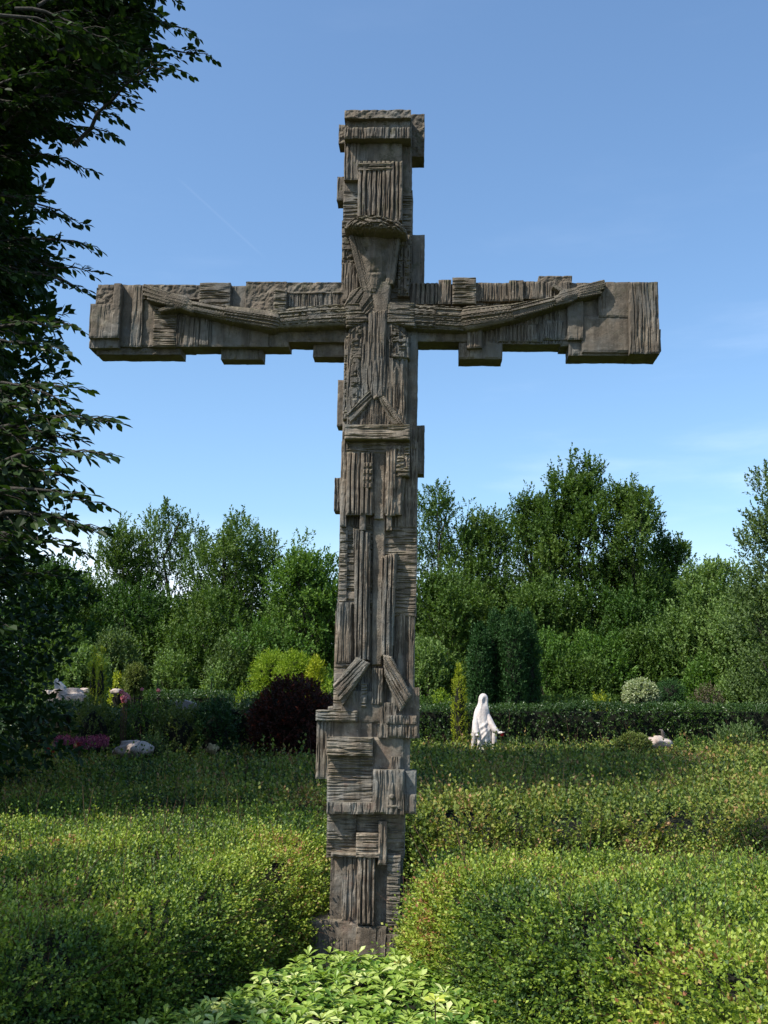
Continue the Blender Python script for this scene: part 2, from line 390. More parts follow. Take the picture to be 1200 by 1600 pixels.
# --- core of the upright, section by section, and the beam
B('shaft', 538, 184, 643, 300, 0, -.25, 'g'); B('shaft', 534.5, 296, 643.5, 480, -.003, -.252, 'h')
B('shaft', 537, 470, 652, 700, 0, -.25, 'g'); B('shaft', 532, 690, 652, 825, -.004, -.248, 'v')
B('shaft', 529, 820, 650.5, 962, 0, -.25, 'h'); B('shaft', 522, 955, 647, 1118, -.005, -.247, 'v')
B('shaft', 511, 1105, 640, 1206, 0, -.25, 'g'); B('shaft', 511, 1200, 632, 1342, -.004, -.25, 'h')
B('shaft', 514, 1338, 627, 1560, -.008, -.25, 'g')
B('beam', 150, 444, 300, 541, -.012, -.20, 'g'); B('beam', 296, 446, 452, 541, -.016, -.195, 'g'); B('beam', 448, 443, 545, 533, -.010, -.20, 'w')
B('beam', 634, 443, 735, 533, -.010, -.20, 'g'); B('beam', 731, 442, 880, 537, -.016, -.195, 'v'); B('beam', 876, 441, 1022, 540, -.012, -.20, 'g')
# --- head of the cross
B('cap_slab', 538, 170, 642, 183, .115, -.24, 'w'); B('frieze', 541, 181, 641, 200, .075, -.2, 'w')
B('frieze_band', 538, 198, 642, 215, .120, -.06, 'v'); B('side_block', 628, 177, 663, 243, -.05, -.23, 'w')
B('side_block', 529, 193, 545, 223, -.06, -.20, 'w'); B('side_block', 526.5, 275, 545, 312, -.06, -.20, 'g')
B('relief_block', 538, 214, 562, 280, .050, -.05, 'v'); B('relief_block', 560, 214, 628, 252, .046, -.05, 'g')
B('ribbed_panel', 559, 251, 629, 343, .062, -.05, 'r'); B('panel_rail', 559, 254, 613, 259, .074, 0, 'h'); B('panel_rail', 559, 261, 613, 265, .072, 0, 'h')
B('relief_block', 534, 344, 561, 368, .030, -.05, 'h'); B('relief_block', 534, 366, 560, 411, .022, -.05, 'm'); B('ribbed_panel', 534, 410, 560, 470, .034, -.05, 'v')
B('relief_block', 620, 366, 641, 382, .045, -.05, 'v'); B('cord', 622, 382, 630, 462, .036, -.04, 'm'); B('cord', 631, 382, 640, 462, .044, -.04, 'm')
B('side_block', 630, 366, 663, 447, -.07, -.23, 'g')
# --- left arm of the beam
B('end_block', 149, 448, 180, 478, .015, -.19, 'w'); B('end_block', 139, 474, 181, 527, .045, -.19, 'g'); B('end_block', 139, 525, 186, 543, .012, -.19, 'g')
B('relief_block', 175, 442, 187, 527, .055, -.05, 'g'); B('ribbed_panel', 205, 445, 222, 541, .014, -.05, 'v')
B('relief_block', 222, 444, 312, 466, .012, -.06, 'w'); B('relief_block', 311, 441, 359, 486, .032, -.17, 'h'); B('relief_block', 383, 439, 447, 486, .034, -.17, 'w')
B('relief_block', 427, 452, 447, 487, .070, -.02, 'h'); B('ledge', 446, 440, 537, 457, .042, -.17, 'w'); B('ribbed_panel', 447, 456, 537, 481, .026, -.05, 'v')
B('ribbed_panel', 239, 480, 275, 541, .012, -.05, 'h'); B('relief_block', 275, 495, 330, 541, .002, -.05, 'v'); B('relief_block', 330, 500, 420, 541, -.004, -.05, 'g')
B('hanging_block', 150, 541, 282, 553, -.03, -.20, 'w'); B('hanging_block', 345, 541, 410, 561, -.07, -.20, 'g'); B('hanging_block', 489, 533, 540, 557, -.07, -.21, 'g')
# --- right arm of the beam
B('ribbed_panel', 641, 441, 684, 474, .022, -.17, 'r'); B('relief_block', 685, 436, 705, 474, .036, -.17, 'v'); B('relief_block', 707, 433, 744, 474, .052, -.17, 'h')
B('ribbed_panel', 744, 441, 797, 470, .012, -.16, 'v'); B('relief_block', 796, 437, 818, 469, .040, -.17, 'v'); B('ribbed_panel', 818, 439, 890, 466, .018, -.16, 'v')
B('mossy_clump', 842, 430, 894, 441, .012, -.15, 'w'); B('relief_block', 935, 440, 986, 495, .020, -.17, 'g'); B('end_block', 983, 440, 1030, 552, .048, -.19, 'v')
B('end_block', 1015, 514, 1033, 548, -.02, -.19, 'g'); B('relief_block', 909, 494, 985, 550, .012, -.17, 's'); B('relief_block', 887, 466, 912, 530, .026, -.05, 'g')
B('relief_block', 730, 500, 754, 543, .020, -.06, 'v'); B('relief_block', 848, 500, 888, 530, .004, -.05, 'v'); B('relief_block', 775, 505, 848, 533, -.002, -.05, 'v')
B('hanging_block', 717, 532, 785, 560, -.02, -.20, 'g'); B('hanging_block', 889, 534, 1020, 555, -.01, -.20, 'g')
# --- trunk of the cross below the beam
B('side_block', 527, 593, 545, 665, -.05, -.19, 'g'); B('side_block', 640, 664, 663, 740, -.06, -.20, 'g'); B('side_block', 522, 746, 540, 798, -.05, -.20, 'v')
B('relief_block', 537, 520, 546, 655, .040, -.03, 'm')
B('belt', 538, 663, 640, 686, .115, -.03, 'h'); B('relief_block', 539, 686, 640, 708, .046, -.03, 'h')
B('ribbed_panel', 541, 706, 582, 804, .078, -.03, 'r'); B('dimpled_panel', 567, 722, 582, 762, .088, .02, 'dots')
B('relief_block', 533, 672, 542, 822, .050, -.03, 'v'); B('ribbed_panel', 603, 697, 618, 805, .082, -.03, 'v'); B('relief_block', 617, 697, 640, 744, .074, -.03, 'm')
B('ribbed_panel', 616, 742, 627, 804, .066, -.03, 'g'); B('stub', 562, 802, 571, 828, .070, -.02, 'g'); B('stub', 604, 803, 612, 828, .062, -.02, 'g')
B('relief_block', 530, 826, 542, 942, .018, -.03, 'h'); B('relief_block', 525, 941, 549, 1036, .034, -.03, 'v'); B('relief_block', 521, 1034, 556, 1110, .022, -.03, 'h')
B('relief_block', 533, 1080, 600, 1128, .026, -.03, 'g'); B('stub', 564, 1068, 573, 1105, .052, -.02, 'h'); B('ribbed_panel', 581, 1044, 598, 1100, .040, -.02, 'v')
B('ribbed_panel', 594, 1098, 620, 1135, .038, -.02, 'v'); B('side_block', 612, 1074, 655, 1153, .004, -.16, 'g')
# --- stepped foot of the cross
B('ledge', 493, 1110, 558, 1127, .062, -.16, 'h'); B('relief_block', 494, 1126, 520, 1217, .030, -.15, 'v'); B('relief_block', 510, 1126, 582, 1154, .016, -.03, 'g')
B('ledge', 603, 1118, 652, 1131, .066, -.10, 'v'); B('relief_block', 590, 1131, 654, 1153, .052, -.10, 'v')
B('ledge', 510, 1152, 582, 1181, .096, -.03, 'h'); B('ribbed_panel', 511, 1180, 583, 1254, .032, -.03, 'h'); B('ledge', 510, 1254, 583, 1272, .094, -.03, 'v')
B('relief_block', 583, 1152, 630, 1204, .022, -.03, 's'); B('stub', 611, 1182, 627, 1204, .048, 0, 'v')
rb = B('relief_block', 582, 1203, 631, 1272, .104, -.03, 'v')
B('side_block', 628, 1205, 650, 1272, .048, -.12, 'g'); B('side_block', 631, 1241, 650, 1271, .080, -.02, 'v')
B('panel_rail', 622, 1208, 626, 1264, .112, .06, 's'); B('panel_rail', 604, 1258, 622, 1262, .112, .06, 's')
B('relief_block', 511, 1271, 556, 1312, .028, -.03, 'h'); B('relief_block', 556, 1302, 591, 1335, .062, -.03, 'h'); B('stub', 591, 1284, 604, 1352, .068, -.03, 'v')
B('ledge', 517, 1333, 557, 1339, .060, -.03, 'h'); B('ledge', 556, 1333, 592, 1340, .082, -.03, 'h')
B('relief_block', 534, 1338, 560, 1440, .034, -.03, 'v'); B('relief_block', 558, 1339, 585, 1446, .066, -.03, 'r'); B('relief_block', 604, 1337, 625, 1462, .040, -.12, 'h')
B('step_block', 600, 1462, 641, 1498, .086, -.16, 'v'); B('plinth', 472, 1438, 560, 1540, .040, -.25, 'g'); B('plinth', 556, 1448, 604, 1540, .052, -.25, 'g')

# round boss
def dome(name, px, py, p, r, parent):
    x, z = [float(q) for q in LP(px, py, p)]; mb = MB(); n = 12; V = []; F = []
    for i in range(4):
        a = i/4*math.pi/2
        for j in range(n): b = j*2*math.pi/n; V.append((x+r*math.cos(a)*math.cos(b), -p+.02-.028*math.sin(a)-.002, z+r*math.cos(a)*math.sin(b)))
    q = np.arange(3)[:, None]*n + np.arange(n)[None]; q2 = np.arange(3)[:, None]*n + (np.arange(n)[None]+1) % n
    mb.add(V, np.stack([q, q2, q2+n, q+n], -1).reshape(-1, 4))
    mb.add(np.array(V[-n:]), np.array([list(range(n))]))
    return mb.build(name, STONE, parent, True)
dome('boss', 612, 1245, .104, .022, cross)

# --- the carved figure: one continuous relief
def figure():
    dx = .0040
    xs = np.arange(-1.75, 1.72, dx); zs = np.arange(1.35, 5.15, dx)
    X, Z = np.meshgrid(xs, zs); H = np.full(X.shape, -1.0); G = np.zeros_like(X)
    def put(mask, h, g):
        nonlocal H, G
        s = mask & (h > H); H = np.where(s, h, H); G = np.where(s, g, G)
    def cap(a, b, pa, pb, seed=1, gd=.013, flat=.5, gk='l'):
        """tapering limb: a, b = (px, py, radius px); pa, pb = crest height"""
        ax, az = LP(a[0], a[1], pa); bx, bz = LP(b[0], b[1], pb); ra, rb2 = a[2]*.0043, b[2]*.0043
        ux, uz = bx-ax, bz-az; L = math.hypot(ux, uz); ux /= L; uz /= L
        s = (X-ax)*ux + (Z-az)*uz; t = np.clip(s/L, 0, 1); d = (X-ax)*-uz + (Z-az)*ux
        e = np.where((s < 0), -s, np.where(s > L, s-L, 0)); dd = np.hypot(d, e); r = ra + (rb2-ra)*t
        q = np.clip(1-(dd/r)**2, 0, 1); h = (pa+(pb-pa)*t) - flat*r*(1-np.sqrt(q))
        put(dd < r, h, gd*grain(d/.0072, s/.75, seed) + gd*.3*grain(d/.02, s/.9, seed+1))
    def poly(pts, p, kind='v', seed=1, bulge=0.0, p2=None, ang=None, gd=1.0):
        pm = p
        q = [LP(a, b, pm) for a, b in pts]; q = [(float(a), float(b)) for a, b in q]
        mind = poly_in(q)(X, Z); ins = mind > 0
        zmax = max(a[1] for a in q); zmin = min(a[1] for a in q); xc = sum(a[0] for a in q)/len(q); hw = (max(a[0] for a in q)-min(a[0] for a in q))/2
        t = np.clip((zmax-Z)/(zmax-zmin), 0, 1)
        h = p + ((p2-p)*t if p2 is not None else 0) + bulge*np.sqrt(np.clip(1-((X-xc)/hw)**2, 0, 1)) - .012*(1-sst(mind, 0, .010))
        if ang is not None:
            c, s = math.cos(ang), math.sin(ang); g = .014*grain((X*c+Z*s)/.0095, (-X*s+Z*c)/.25, seed)
        else: g = pat(kind, X, Z, seed)
        put(ins, h, g*gd)
    # torso
    poly([(546, 492), (632, 480), (638, 560), (636, 668), (541, 668), (541, 560)], .040, 'v', 4, .030)
    poly([(547, 515), (575, 500), (575, 640), (547, 655)], .058, 'm', 5, .008)
    poly([(575, 488), (605, 484), (604, 618), (583, 625), (574, 600)], .074, 'v', 6, .014)
    poly([(607, 500), (640, 528), (640, 560), (607, 560)], .066, 'm', 7, .008)
    poly([(607, 561), (635, 561), (634, 662), (610, 620)], .056, 'v', 8, .006)
    poly([(541, 645), (578, 606), (583, 622), (548, 662)], .082, 'v', 9, .0, ang=R(-45))
    poly([(590, 622), (600, 616), (634, 664), (612, 664)], .080, 'v', 9, .0, ang=R(35))
    poly([(575, 640), (600, 640), (606, 664), (566, 664)], .066, 'h', 19)
    poly([(540, 684), (640, 684), (628, 804), (541, 804)], .035, 's', 30)
    poly([(582, 700), (603, 700), (600, 812), (584, 812)], .042, 's', 31)
    # neck, hair and shoulders
    poly([(548, 455), (578, 440), (590, 488), (546, 500), (536, 478)], .070, 'v', 10, .01, ang=R(-35))
    poly([(575, 440), (612, 440), (606, 492), (586, 492)], .060, 's', 11, .02)
    poly([(606, 470), (648, 472), (650, 512), (604, 504)], .080, 'h', 12)
    poly([(538, 474), (560, 470), (578, 500), (540, 512)], .080, 'h', 13)
    # arms
    cap((590, 490, 17), (535, 490, 19), .050, .078, 11); cap((540, 489, 19), (480, 492, 18), .078, .080, 11); cap((480, 492, 18), (424, 497, 15), .080, .078, 12)
    cap((422, 498, 16), (352, 487, 12), .100, .098, 13); cap((352, 487, 12), (300, 477, 9), .098, .092, 14)
    cap((300, 479, 9), (280, 470, 11), .092, .100, 15, .004); cap((284, 470, 12), (262, 464, 9), .104, .095, 16, .003)
    for a, b in (((262, 459, 4.5), (226, 446, 3)), ((262, 464, 4.5), (224, 452, 3)), ((263, 470, 4.5), (226, 459, 3)), ((268, 474, 4.5), (232, 466, 3)), ((280, 476, 5), (250, 484, 3.2))):
        cap(a, b, .094, .062, 3, .003)
    cap((590, 492, 17), (640, 490, 20), .050, .078, 21); cap((636, 490, 20), (680, 493, 21), .078, .080, 21); cap((680, 493, 21), (735, 496, 19), .080, .078, 22)
    cap((735, 494, 20), (800, 486, 14), .092, .092, 23); cap((800, 486, 14), (868, 469, 8), .092, .088, 24)
    cap((868, 469, 8), (888, 462, 11), .088, .096, 25, .004); cap((884, 461, 11), (905, 455, 9), .100, .094, 26, .003)
    for a, b in (((905, 449, 4.3), (943, 439, 3)), ((907, 453, 4.3), (944, 444, 3)), ((908, 457, 4.3), (942, 449, 3)), ((906, 461, 4.3), (938, 456, 3)), ((886, 457, 4.6), (866, 446, 3.2))):
        cap(a, b, .094, .066, 3, .003)
    # legs
    poly([(551, 824), (579, 832), (577, 1032), (554, 1032)], .052, 'r', 40, .012)
    poly([(582, 806), (603, 806), (597, 1040), (580, 1040)], .020, 's', 41)
    poly([(595, 870), (621, 862), (613, 1028), (595, 1025)], .054, 'r', 42, .012)
    # the drapery that flares at the feet
    poly([(557, 1026), (578, 1036), (535, 1104), (519, 1070)], .088, 'v', 43, .008, ang=R(-42), gd=1.2)
    poly([(598, 1022), (612, 1026), (643, 1086), (625, 1114), (600, 1056)], .088, 'v', 44, .008, ang=R(32), gd=1.2)
    # head: bowed forward under the plaited crown
    hx, hz = [float(q) for q in LP(585, 366, .14)]; cx, cz = [float(q) for q in LP(583, 446, .09)]
    t = np.clip((hz-Z)/(hz-cz), 0, 1); xc = hx + (cx-hx)*t + .004; hw = .150*(1-t)**.8 + .070*t**.5
    u = (X-xc)/hw; m = (np.abs(u) < 1) & (Z < hz+.03) & (Z > cz-.02)
    h = .112*(1-t) + .090*t - .060*np.abs(u)**2.0
    h = h + .020*np.exp(-(u/.13)**2)*np.exp(-((t-.42)/.22)**2)                       # nose
    for s in (-1, 1): h = h - .022*np.exp(-((u-s*.40)/.20)**2 - ((t-.24)/.09)**2) + .010*np.exp(-((u-s*.42)/.22)**2 - ((t-.46)/.12)**2)   # eyes, cheeks
    h = h - .010*np.exp(-(u/.30)**2 - ((t-.72)/.025)**2) + .006*np.exp(-(u/.22)**2 - ((t-.78)/.03)**2)
    put(m, h, .004*grain(X/.02, Z/.1, 7))
    for s in range(4):                                                                # strands of hair
        cap((549+5*s, 370, 4.5), (569+5*s, 452, 5), .105-.008*s, .085, 50+s, .006)
        cap((621-3*s, 370, 4), (612-2*s, 440, 4), .105, .080, 60+s, .006)
    kx, kz = [float(q) for q in LP(586, 353, .20)]
    a = (X-kx)/.212; zc = kz - .012 - .020*a; b = np.where(Z > zc, (Z-zc)/.105, (Z-zc)/.026)
    q = 1 - a*a - b*b
    put(q > 0, .165 + .095*np.sqrt(np.clip(q, 0, 1)), .016*grain((Z+.10*a*a - .03*X)/.013, X/.07, 71) + .016*grain((Z-.12*X)/.016, (X+Z)/.05, 72) + .030*fbm(X/.028, Z/.02, 5))
    ok = H > -.5
    Yv = np.where(ok, -(H-G), .02)
    Yv += .006*(fbm(X/.11, Z/.11, 3, 3)-.45)
    cell = ok[:-1, :-1] | ok[1:, :-1] | ok[:-1, 1:] | ok[1:, 1:]
    ii, jj = np.nonzero(cell); nx = X.shape[1]; q = ii*nx+jj
    F = np.stack([q, q+1, q+nx+1, q+nx], -1); used, inv = np.unique(F, return_inverse=True)
    V = np.stack([X, Yv, Z], -1).reshape(-1, 3)[used]; F = inv.reshape(F.shape)
    rr = np.random.default_rng(3); V += rr.normal(0, .0006, V.shape)
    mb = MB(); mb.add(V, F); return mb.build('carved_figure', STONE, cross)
figure()

# ================================================================== LOW SHRUB BEDS
GC = [(.0, (.028, .062, .014)), (.28, (.080, .145, .022)), (.55, (.215, .285, .034)), (.80, (.33, .40, .055)), (.92, (.38, .30, .09)), (1., (.30, .13, .06))]
M_LOW = leaf_mat('low_shrub_leaf', GC, .30, .5, .35)
M_LOWB = leaf_mat('low_shrub_leaf_far', [(0, (.022, .045, .012)), (.35, (.080, .130, .022)), (.7, (.23, .27, .045)), (1., (.32, .18, .08))], .28, .55, .3)  # dark tones lowered to put the far bed's shade into its leaf colour
def bed(name, label, edge_fn, x0, x1, y0, y1, height, dens, ll, lw, mat, seed, nl=9, sl=.10, wave=.10, stems=True):
    """edge_fn(x, y) = distance inside the bed outline; the cushion rises from its edge to its height"""
    rng = np.random.default_rng(seed)
    def hh(x, y):
        e = edge_fn(x, y) + .30*(fbm(x/.35, y/.35, seed+40, 3)-.5)
        prof = np.clip(e/.30, 0, 1); prof = np.sqrt(np.clip(1-(1-prof)**2, 0, 1))
        return prof*(height(x, y) if callable(height) else height) + prof*(wave*(fbm(x/.9, y/.9, seed)-.5)*2 + .13*(fbm(x/.24, y/.24, seed+1, 3)-.5) - .15*np.exp(-(np.abs(fbm(x/.75, y/.75, seed+21, 3)-.44)/.022)**2)*sst(fbm(x/1.3, y/1.3, seed+31, 2), .25, .5)), e
    # body
    st = max(.06, (x1-x0)/260); xs = np.arange(x0, x1, st); ys = np.arange(y0, y1, st); X, Y = np.meshgrid(xs, ys); Hh, E = hh(X, Y)
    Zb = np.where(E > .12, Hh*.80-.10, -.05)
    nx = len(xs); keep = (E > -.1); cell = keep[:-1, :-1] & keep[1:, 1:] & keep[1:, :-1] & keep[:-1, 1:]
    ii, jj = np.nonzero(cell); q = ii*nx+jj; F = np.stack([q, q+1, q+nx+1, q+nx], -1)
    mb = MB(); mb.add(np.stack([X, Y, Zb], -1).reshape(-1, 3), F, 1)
    # shoots on top, and on the steep flanks
    n = int(dens*(x1-x0)*(y1-y0)); x = rng.uniform(x0, x1, n); y = rng.uniform(y0, y1, n)
    keepd = rng.uniform(0, 1, n) < np.clip(7.5/np.maximum(y, 1), .0, 1)**1.0 if dens > 200 else np.ones(n, bool)
    x, y = x[keepd], y[keepd]
    h, e = hh(x, y); s = (e > 0) & (fbm(x/.13, y/.13, seed+60, 2) > np.where(y < 5.2, .20, .17)); x, y, h, e = x[s], y[s], h[s], e[s]
    flank = e < .30; k = np.nonzero(flank)[0]; reps = 5 if dens > 500 else 16
    xf = np.repeat(x[k], reps)+rng.normal(0, .02, len(k)*reps); yf = np.repeat(y[k], reps)+rng.normal(0, .02, len(k)*reps)
    hf, ef = hh(xf, yf); zf = hf*rng.uniform(.25, 1, len(xf)); g = (ef < .22) & (ef > 0)
    xf, yf, hf, zf = xf[g], yf[g], hf[g], zf[g]
    ep = .05
    def nrm(x, y):
        a = (hh(x+ep, y)[0]-hh(x-ep, y)[0])/(2*ep); b = (hh(x, y+ep)[0]-hh(x, y-ep)[0])/(2*ep)
        return norm(np.stack([-np.clip(a, -1.6, 1.6), -np.clip(b, -1.6, 1.6), np.ones_like(x)], -1))
    P = np.concatenate([np.stack([x, y, h-.05], -1), np.stack([xf, yf, zf-.03], -1)])
    D = np.concatenate([nrm(x, y), nrm(xf, yf)*np.array([1, 1, .5])]) + rng.normal(0, .38, (len(P), 3)) + np.array([0, 0, .15])
    tone = .46 + 1.25*(fbm(P[:, 0]/.7, P[:, 1]/.7, seed+9, 4)-.47) + rng.normal(0, .16, len(P))
    dist = np.maximum(1, P[:, 1]/7.5); Ls = sl*rng.uniform(.45, 1.25, len(P))*np.clip(dist, 1, 1.6)*np.where(rng.uniform(0, 1, len(P)) < .07, 2.1, 1.)
    Bq, T, Nn, L, Wq, rn = sprigs(rng, P, D, Ls, nl, ll, lw, tone, up=.7)
    f = np.clip(np.maximum(1, Bq[:, 1]/7.5), 1, 2.4)**.8
    add_leaves(mb, Bq, T, Nn, L*f, Wq*f, rn, 0, 'rhomb', .10)
    if stems:                                                    # bare reddish twigs standing out
        m = int(len(P)*.10); idx = rng.choice(len(P), m, False); Ps = P[idx]; Ds = norm(D[idx]+rng.normal(0, .3, (m, 3)))
        Sx = norm(np.cross(Ds, np.array([0, 1., .2])))*.0016*dist[idx][:, None]; tip = Ps+Ds*(Ls[idx]*1.6)[:, None]
        V = np.stack([Ps-Sx, Ps+Sx, tip+Sx*.5, tip-Sx*.5], 1).reshape(-1, 3); mb.add(V, np.arange(m)[:, None]*4+np.arange(4), 2)
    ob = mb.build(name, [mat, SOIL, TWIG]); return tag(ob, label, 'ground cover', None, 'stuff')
bed('shrub_bed', 'low light green shrub bed left of the stone crucifix, partly shaded by the tree', poly_in([(-2.2, 4.30), (-1.45, 4.65), (-1.08, 5.2), (-.82, 5.8), (-.60, 6.5), (-.42, 7.0), (-.34, 8.0), (-.30, 9.4), (-.3, 9.9), (-6.0, 10.2), (-6.0, 4.2), (-3, 4.3)]),
    -4.2, 0, 3.9, 10.2, .62, 1750, .0205, .0155, M_LOW, 11, wave=.13)
bed('shrub_bed', 'low sunlit green shrub bed right of the stone crucifix with reddish patches', poly_in([(1.10, 3.3), (.80, 4.6), (.38, 5.6), (.15, 6.2), (.10, 6.8), (.16, 7.4), (.7, 8.0), (1.9, 8.4), (3.2, 8.4), (6.5, 8.1), (7, 3)]),
    0, 4.2, 3.0, 8.9, lambda x, y: .66-.22*sst(y, 5.8, 8.2), 1750, .0205, .0155, M_LOW, 12, wave=.14)
bed('shrub_bed', 'wide low shrub bed behind the crucifix reaching back to the statue and clipped hedges', poly_in([(-6, 9.7), (-.25, 9.4), (1.0, 8.95), (2.2, 9.05), (3.5, 9.1), (8, 8.7), (9.5, 22.0), (-9, 20.6)]),
    -6.5, 8.8, 8.8, 21.9, lambda x, y: .64-.08*sst(y, 9.5, 12), 430, .028, .021, M_LOWB, 13, wave=.07, nl=8, sl=.13)

# ---- broad-leaved ground cover at the foot of the cross
SPURGE = [(0, (.07, .15, .02)), (.35, (.18, .28, .035)), (.7, (.33, .42, .09)), (1, (.58, .62, .27))]
M_SP = leaf_mat('spurge_leaf', SPURGE, .25, .42, .35); M_SPO = leaf_mat('spurge_leaf_single', SPURGE, .25, .42, .35, True)
M_YL = leaf_mat('yellowed_leaf', [(0, (.36, .42, .05)), (1, (.50, .52, .09))], .25, .35, .5)
def spurge():
    rng = np.random.default_rng(21)
    area = poly_in([(-2.3, 3.5), (-1.45, 4.75), (-.90, 5.35), (-.55, 5.95), (-.40, 6.30), (.0, 6.38), (.24, 6.40), (.34, 6.0), (.56, 5.4), (.86, 4.5), (1.1, 3.5)])
    pts = []
    for y in np.arange(3.6, 6.75, .075):
        for x in np.arange(-1.8, 1.1, .075):
            a, b = x+rng.normal(0, .022), y+rng.normal(0, .022)
            if area(a, b) > .0: pts.append((a, b))
    pts = np.array(pts); n = len(pts)
    z = .11+.07*fbm(pts[:, 0]/.4, pts[:, 1]/.4, 5)+rng.uniform(-.03, .05, n)
    lf = []; mb = MB(); mbs = MB()
    for i in range(n):
        k = rng.integers(7, 11); ph = rng.uniform(0, 6.28); tilt = rng.normal(0, .16, 2); tone = np.clip(rng.normal(.42, .30), 0, 1)
        for ring, (cnt, el, sc) in enumerate(((k, .12, 1.), (k-4, .65, .72))):
            for j in range(cnt):
                a = ph + j*2*math.pi/cnt + rng.normal(0, .15) + ring*.5; e = el + rng.normal(0, .16)
                T = np.array([math.cos(a)*math.cos(e), math.sin(a)*math.cos(e), math.sin(e)+tilt[0]*math.cos(a)+tilt[1]*math.sin(a)])
                lf.append((pts[i, 0]+T[0]*.006, pts[i, 1]+T[1]*.006, z[i]+ring*.012, *T, .074*sc*rng.uniform(.6, 1.2), tone))
        tube(mbs, [(pts[i, 0]+.01, pts[i, 1], 0), (pts[i, 0], pts[i, 1], z[i]+.01)], [.004, .003], 4)
    lf = np.array(lf); Bq = lf[:, :3]; T = norm(lf[:, 3:6]); L = lf[:, 6]
    Nn = np.tile(np.array([0, 0, 1.]), (len(lf), 1))+rng.normal(0, .12, (len(lf), 3))
    root = empty('spurge_bed', (0, 5.2, 0), 'glossy pale edged broad leaves spreading at the foot of the stone crucifix', 'ground cover')
    X, Y = np.meshgrid(np.linspace(-1.9, 1.2, 40), np.linspace(3.4, 6.8, 40)); q = np.arange(39)[:, None]*40+np.arange(39)[None]
    gb = MB(); gb.add(np.stack([X, Y-5.2, .02+.03*fbm(X*3, Y*3)], -1).reshape(-1, 3), np.stack([q, q+1, q+41, q+40], -1).reshape(-1, 4)); gb.build('soil', SOIL, root)
    px, py, zz = project(Bq); vis = (px > 20) & (px < 1180) & (py < 1595) & (py > 1400)
    score = np.where(vis, L/zz*(.5+Bq[:, 2]*3), 0); pick = np.argsort(-score)[:300]
    me = None; Nn = orth(T, Nn); S = np.cross(T, Nn)
    one = MB(); add_leaves(one, np.zeros((1, 3)), np.array([[1., 0, 0]]), np.array([[0, 0, 1.]]), 1., .50, np.array([.5]), 0, 'obov', .12, .18)
    o0 = one.build('leaf', M_SPO, root, False)
    for c, i in enumerate(pick):
        o = o0 if c == 0 else o0.copy()
        if c: col.objects.link(o); o.parent = root
        M = Matrix([[T[i, 0], -S[i, 0], Nn[i, 0], Bq[i, 0]], [T[i, 1], -S[i, 1], Nn[i, 1], Bq[i, 1]-5.2], [T[i, 2], -S[i, 2], Nn[i, 2], Bq[i, 2]], [0, 0, 0, 1]])
        o.matrix_local = M @ Matrix.Scale(float(L[i]), 4)
    rest = np.ones(len(lf), bool); rest[pick] = False
    Bl = Bq - np.array([0, 5.2, 0])
    add_leaves(mb, Bl[rest], T[rest], Nn[rest], L[rest], L[rest]*.50, np.clip(lf[rest, 7]+rng.normal(0, .1, rest.sum()), 0, 1), 0, 'obov', .12, .18)
    tag(mb.build('small_leaves', M_SP, root), kind='stuff'); mbs.build('stems', TWIG, root)['kind'] = 'stuff'
    # one yellowed rosette
    P = at(680, 1563, 5.0); yr = empty('yellowed_rosette', P, 'single bright yellow leaf rosette among the green ground cover', 'plant')
    y2 = MB(); a = np.arange(9)*2*math.pi/9; T2 = np.stack([np.cos(a), np.sin(a), .35+.2*np.cos(a*3)], -1)
    add_leaves(y2, np.zeros((9, 3)), T2, np.tile([0, -.3, 1.], (9, 1)), .055, .027, np.linspace(0, 1, 9), 0, 'obov', .1, .15); y2.build('leaf_whorl', M_YL, yr)
    y3 = MB(); tube(y3, [(0, 0, -float(P[2])), (0, 0, 0)], [.004, .003], 5); y3.build('stem', TWIG, yr)
spurge()

# ================================================================== TREES
GREEN = {
 'dark':  [(0, (0.022, 0.052, 0.010)), (.5, (0.043, 0.094, 0.016)), (1, (0.081, 0.148, 0.026))],
 'mid':   [(0, (0.031, 0.065, 0.011)), (.5, (0.062, 0.114, 0.019)), (1, (0.116, 0.170, 0.036))],
 'fresh': [(0, (0.036, 0.084, 0.014)), (.5, (0.077, 0.153, 0.024)), (1, (0.138, 0.221, 0.041))],
 'pale':  [(0, (0.063, 0.112, 0.029)), (.5, (0.117, 0.188, 0.047)), (1, (0.196, 0.271, 0.080))],
 'grey':  [(0, (0.043, 0.076, 0.024)), (.5, (0.082, 0.129, 0.039)), (1, (0.164, 0.218, 0.079))],
 'yew':   [(0, (.014, .040, .010)), (.5, (.026, .072, .016)), (1, (.050, .115, .028))],
 'gold':  [(0, (.14, .19, .012)), (.5, (.30, .34, .020)), (1, (.50, .48, .045))],
 'olive': [(0, (.06, .09, .02)), (.5, (.12, .15, .035)), (1, (.22, .24, .07))],
 'lime':  [(0, (.07, .14, .010)), (.5, (.19, .28, .018)), (1, (.36, .42, .035))],
 'red':   [(0, (.020, .014, .009)), (.5, (.045, .016, .012)), (.8, (.13, .026, .018)), (1, (.38, .07, .03))],
 'varieg': [(0, (.14, .20, .08)), (.5, (.34, .38, .22)), (1, (.60, .60, .44))],
 'hedge': [(0, (0.019, 0.045, 0.010)), (.5, (0.040, 0.083, 0.015)), (.9, (0.084, 0.141, 0.027)), (1, (0.141, 0.187, 0.048))],
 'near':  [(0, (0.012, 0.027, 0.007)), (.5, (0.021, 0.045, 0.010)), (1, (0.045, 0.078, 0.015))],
 'brown': [(0, (.06, .05, .035)), (.5, (.12, .10, .06)), (1, (.2, .17, .11))],
}
LM = {k: leaf_mat(k+'_leaf', v, .28 if k != 'yew' else .12, .40 if k == 'hedge' else .55, .5 if k == 'hedge' else .22) for k, v in GREEN.items()}

